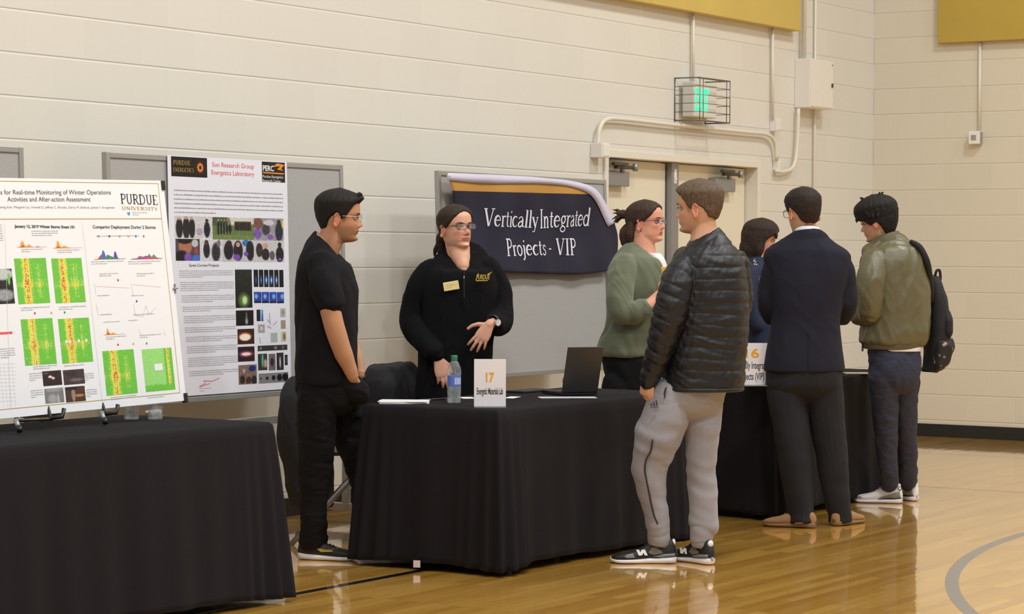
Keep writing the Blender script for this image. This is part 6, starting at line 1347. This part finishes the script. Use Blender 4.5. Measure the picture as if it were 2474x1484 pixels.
# middle table things
def stand_sign(px0, px1, pyt, pyb, y, yaw, label, rows, lean=.03):
    cxp = (px0 + px1) / 2; q = onz(cxp, pyb, ZT)
    e = empty('table_sign', (q.x, q.y, ZT), label, 'sign', 'numbered table signs', yaw); Z = (q - CAM).dot(FC); w_ = (px1 - px0) * Z / FPX; h_ = (pyb - pyt) * Z / FPX
    mt = Matrix.Rotation(-lean, 4, 'X')
    g = G(); g.box(-w_ / 2, w_ / 2, -.002, .002, .004, h_, mt=mt); g.build('sign_panel', mat('sign_white', (222, 218, 222), .45), e, local=True, bevel=.0008)
    g = G(); g.box(-w_ / 2, w_ / 2, -.05, .05, 0, .004); g.build('sign_base', mat('clear_base', (170, 168, 166), .15, alpha=.6), e, local=True)
    for (s, cx_, z, hh, wfrac, m, bold, algn) in rows:
        o = text(s, hh / .72, 'lettering', m, e, 0, 0, 0, bold=bold); vs = getv(o.data); w0 = vs[:, 0].max() - vs[:, 0].min(); vs[:, 0] = (vs[:, 0] - vs[:, 0].min() - w0 / 2) * (wfrac * w_ / w0) + cx_ * w_; vs[:, 2] = vs[:, 2] + z * h_; vs[:, 1] += -.0026
        vs = (np.array(mt)[:3, :3] @ vs.T).T; setv(o.data, vs)
    return e, w_, h_
M_gold17 = mat('sign_gold', (222, 160, 34), .5); M_sblk = mat('sign_black', (48, 44, 46), .5)
stand_sign(1145, 1222, 868, 984, 0, math.atan2(R0.y, R0.x) + .05, 'white table sign reading 17 Energetic Materials Lab on the middle table', [('17', 0, .53, .042, .26, M_gold17, .0018, 'C'), ('Energetic Materials Lab', 0, .27, .03, .82, M_sblk, .0006, 'C')])
stand_sign(1768, 1862, 829, 932, 0, math.atan2(R0.y, R0.x) + .05, 'white table sign reading 16 Vertically Integrated Projects on the far table', [('16', .02, .66, .048, .36, M_gold17, .0018, 'C'), ('Vertically Integrated', 0, .40, .038, .92, M_sblk, .0006, 'C'), ('Projects (VIP)', .0, .14, .038, .66, M_sblk, .0006, 'C')])
def paper(px0, px1, py, dep, n, name, label, cat, m, yaw=0, th=.0012, grp=None):
    q = onz((px0 + px1) / 2, py, ZT); Z = (q - CAM).dot(FC); w_ = (px1 - px0) * Z / FPX; e = empty(name, (q.x, q.y, ZT + .0005), label, cat, grp, math.atan2(R0.y, R0.x) + yaw)
    rs = random.Random(int(px0))
    for i in range(n):
        g = G(); a = rs.uniform(-.08, .08); g.box(-w_ / 2, w_ / 2, -dep / 2, dep / 2, i * th, (i + 1) * th - .0002, mt=Matrix.Rotation(a, 4, 'Z')); g.build('paper_sheet', m, e, local=True)
    return e
M_pp = mat('paper_white', (230, 228, 228), .6)
paper(917, 1036, 974, .17, 5, 'paper_stack', 'stack of white papers on the left end of the middle table', 'papers', M_pp, th=.0022)
paper(1112, 1146, 962, .12, 1, 'paper_sheet', 'white sheet of paper between the bottle and the number 17 sign', 'paper', M_pp, .3)
paper(1224, 1250, 961, .14, 1, 'paper_sheet', 'white sheet of paper behind the right side of the number 17 sign', 'paper', M_pp, -.2)
paper(1302, 1440, 962, .10, 3, 'paper_stack', 'loose printed papers in front of the laptop', 'papers', mat('paper_grey', (196, 192, 196), .6), .1)
q = onz(1012, 969, ZT); g = G(); g.tube([(q.x, q.y, ZT + .005), (q.x + .13, q.y - .06, ZT + .005)], .0045, n=8); tag(g.build('pen', Mb, smooth=True), 'black pen beside the stack of papers on the middle table', 'pen')
q = onz(2070, 902, ZT); paper(2040, 2100, 903, .2, 3, 'paper_stack', 'thin stack of tan papers at the right end of the far table', 'papers', mat('paper_tan', (196, 184, 166), .6))
# laptop : seen from behind
e = empty('laptop', tuple(onz(1375, 952, ZT)), 'open dark grey laptop seen from behind on the middle table', 'laptop')
a = onz(1356, 958, ZT); b2_ = onz(1442, 957, ZT); wv = (b2_ - a); 
hl_ = onz(1360, 955, ZT); hr_ = onz(1441, 947, ZT) ; hv = R0 * .175 + F0 * .33; hv = Vector((.96, -.0, 0)).normalized() * .36
P0 = onz(1357, 957, ZT); ang = math.atan2(F0.y * .45 + R0.y, F0.x * .45 + R0.x)
def lw(x, y, z): return P0 + Matrix.Rotation(ang, 3, 'Z') @ Vector((x, y, z))
# width direction: lid spans px 1357-1442 at the base
M_lap = mat('laptop_grey', (70, 68, 66), .4, metal=.3); M_lapb = mat('laptop_dark', (36, 36, 38), .5)
LWd = .17; 
vx = Vector((math.cos(ang), math.sin(ang), 0)); need = (1442 - 1357) * ((P0 - CAM).dot(FC)) / FPX / vx.dot(R0); LW_ = min(need * 1.03, .34); vy = Vector((-vx.y, vx.x, 0))
if vy.dot(R0) > 0: vy = -vy
tilt = (vy * -.30 + U0 * 1).normalized()
def slab(g, o, ex, ey, ez_, a0, a1, b0, b1, c0, c1):
    vs = [o + ex * x + ey * y + ez_ * z for z in (c0, c1) for (x, y) in ((a0, b0), (a1, b0), (a1, b1), (a0, b1))]; g.add(vs, [(0, 3, 2, 1), (4, 5, 6, 7), (0, 1, 5, 4), (1, 2, 6, 5), (2, 3, 7, 6), (3, 0, 4, 7)])
g = G(); slab(g, P0 + U0 * .002, vx, vy, U0, 0, LW_, 0, .235, 0, .016); g.build('laptop_base', M_lapb, e, bevel=.003)
nrm = vx.cross(tilt).normalized(); g = G(); slab(g, P0 + U0 * .016, vx, tilt, nrm, 0, LW_, 0, .235, -.004, .004); g.build('laptop_lid', M_lap, e, bevel=.003)
g = G(); s_ = 1 if nrm.dot(vy) > 0 else -1; slab(g, P0 + U0 * .016, vx, tilt, nrm * s_, .01, LW_ - .01, .012, .225, .0042, .005); g.build('screen', mat('screen_dark', (20, 20, 24), .2), e)
g = G(); slab(g, P0 + U0 * .018, vx, vy, U0, .02, LW_ - .02, .03, .13, 0, .002); g.build('keyboard', Mb, e)
q = onz(1368, 935, ZT); g = G(); g.ball((q.x, q.y, ZT + .03), (.02, .02, .03)); tag(g.build('red_container', mat('red_plastic', (150, 40, 40), .5), smooth=True), 'small red object just behind the laptop', 'container')
q = onz(1268, 948, ZT); g = G(); g.box(q.x - .1, q.x + .16, q.y - .06, q.y + .05, ZT + .001, ZT + .012); tag(g.build('flat_case', M_lapb, bevel=.003), 'thin flat black case lying to the left of the laptop', 'case')

# folding chairs with coats behind the middle table
M_chair = mat('chair_metal', (150, 148, 146), .4, metal=.5)
def chair(loc, rz, label):
    e = empty('folding_chair', loc, label, 'chair', 'folding chairs behind the tables', rz)
    for sx in (-1, 1):
        g = G(); x = sx * .21; g.tube([(x, .22, .0), (x, -.16, .86)], .014, n=10); g.build('front_frame', M_chair, e, local=True, smooth=True)
        g = G(); g.tube([(x * .92, -.24, .0), (x * .92, .16, .44)], .014, n=10); g.build('rear_leg', M_chair, e, local=True, smooth=True)
    g = G(); g.box(-.2, .2, -.18, .2, .44, .46); g.build('seat', Mb, e, local=True, bevel=.008)
    g = G(); g.box(-.21, .21, -.175, -.145, .68, .86); g.build('backrest', Mb, e, local=True, bevel=.01)
    g = G(); g.tube([(-.2, .16, .13), (.2, .16, .13)], .008); g.tube([(-.19, -.19, .07), (.19, -.19, .07)], .008); g.build('stretcher', M_chair, e, local=True, smooth=True)
    return e
def coat(name, Z, sl, label, m, seed, limbs=()):
    f = Fig.__new__(Fig); f.Z = Z; f.phi = 0; c = pix((sl[-1][1] + sl[-1][2]) / 2, sl[-1][0], Z); f.e = empty(name, tuple(c), label, 'coat')
    g = G(); f.torso(g, sl)
    for l in limbs: f.limb(g, l)
    f.cloth(g, 'coat_body', m, .007, 5, [folds(.009, 7, .5, seed), folds(.004, 18, .7, seed + 1)])
    g = G()
    return f
M_coat = mat('black_coat', (24, 23, 27), .75, bump=.3, bscale=150)
q = pix(826, 1200, 12.0); c1 = chair((q.x, q.y, 0), math.radians(-147), 'folding chair under a long black coat behind the person in the polo shirt')
f = coat('draped_coat', 12.0, [(912, 705, 745, .10), (930, 690, 762, .15), (960, 680, 775, .19), (1050, 672, 790, .2), (1140, 690, 800, .19), (1222, 704, 800, .17)], 'long black coat draped over a folding chair behind the person in the polo shirt', M_coat, 91)
q = pix(938, 1180, 12.68); c2 = chair((q.x, q.y, 0), math.radians(-57), 'folding chair under the rounded black jacket beside the person in the fleece')
c2.scale = (.88, .9, .93)
f = coat('draped_jacket', 12.6, [(877, 905, 965, .08), (886, 890, 992, .14), (905, 880, 1008, .18), (935, 872, 1018, .2), (980, 870, 1022, .2), (1020, 872, 1020, .2)], 'black jacket draped in a round hump over a chair behind the middle table', M_coat, 95, [[(985, 900, -.12, .05), (1003, 940, -.15, .05), (1008, 985, -.15, .045)]])

# ------------------------------------------------------------------ lights
w = bpy.data.worlds.new('world'); SC.world = w; w.use_nodes = True; bg = w.node_tree.nodes['Background']; bg.inputs[0].default_value = (1, .995, .975, 1); bg.inputs[1].default_value = .42
def area(loc, size, power, col=(1, .985, .95)):
    l = bpy.data.lights.new('gym_lamp', 'AREA'); l.shape = 'SQUARE'; l.size = size; l.energy = power; l.color = col
    o = bpy.data.objects.new('gym_lamp', l); COL.objects.link(o); o.location = loc; return o
for x in (3.0, 8.5, 14.0):
    for y in (-4.6, -9.5):
        area((x, y, 7.6), .9, 240)
vs_ = SC.view_settings; vs_.view_transform = 'Standard'; vs_.look = 'None'; vs_.gamma = 1; vs_.use_curve_mapping = False; vs_.exposure = 0
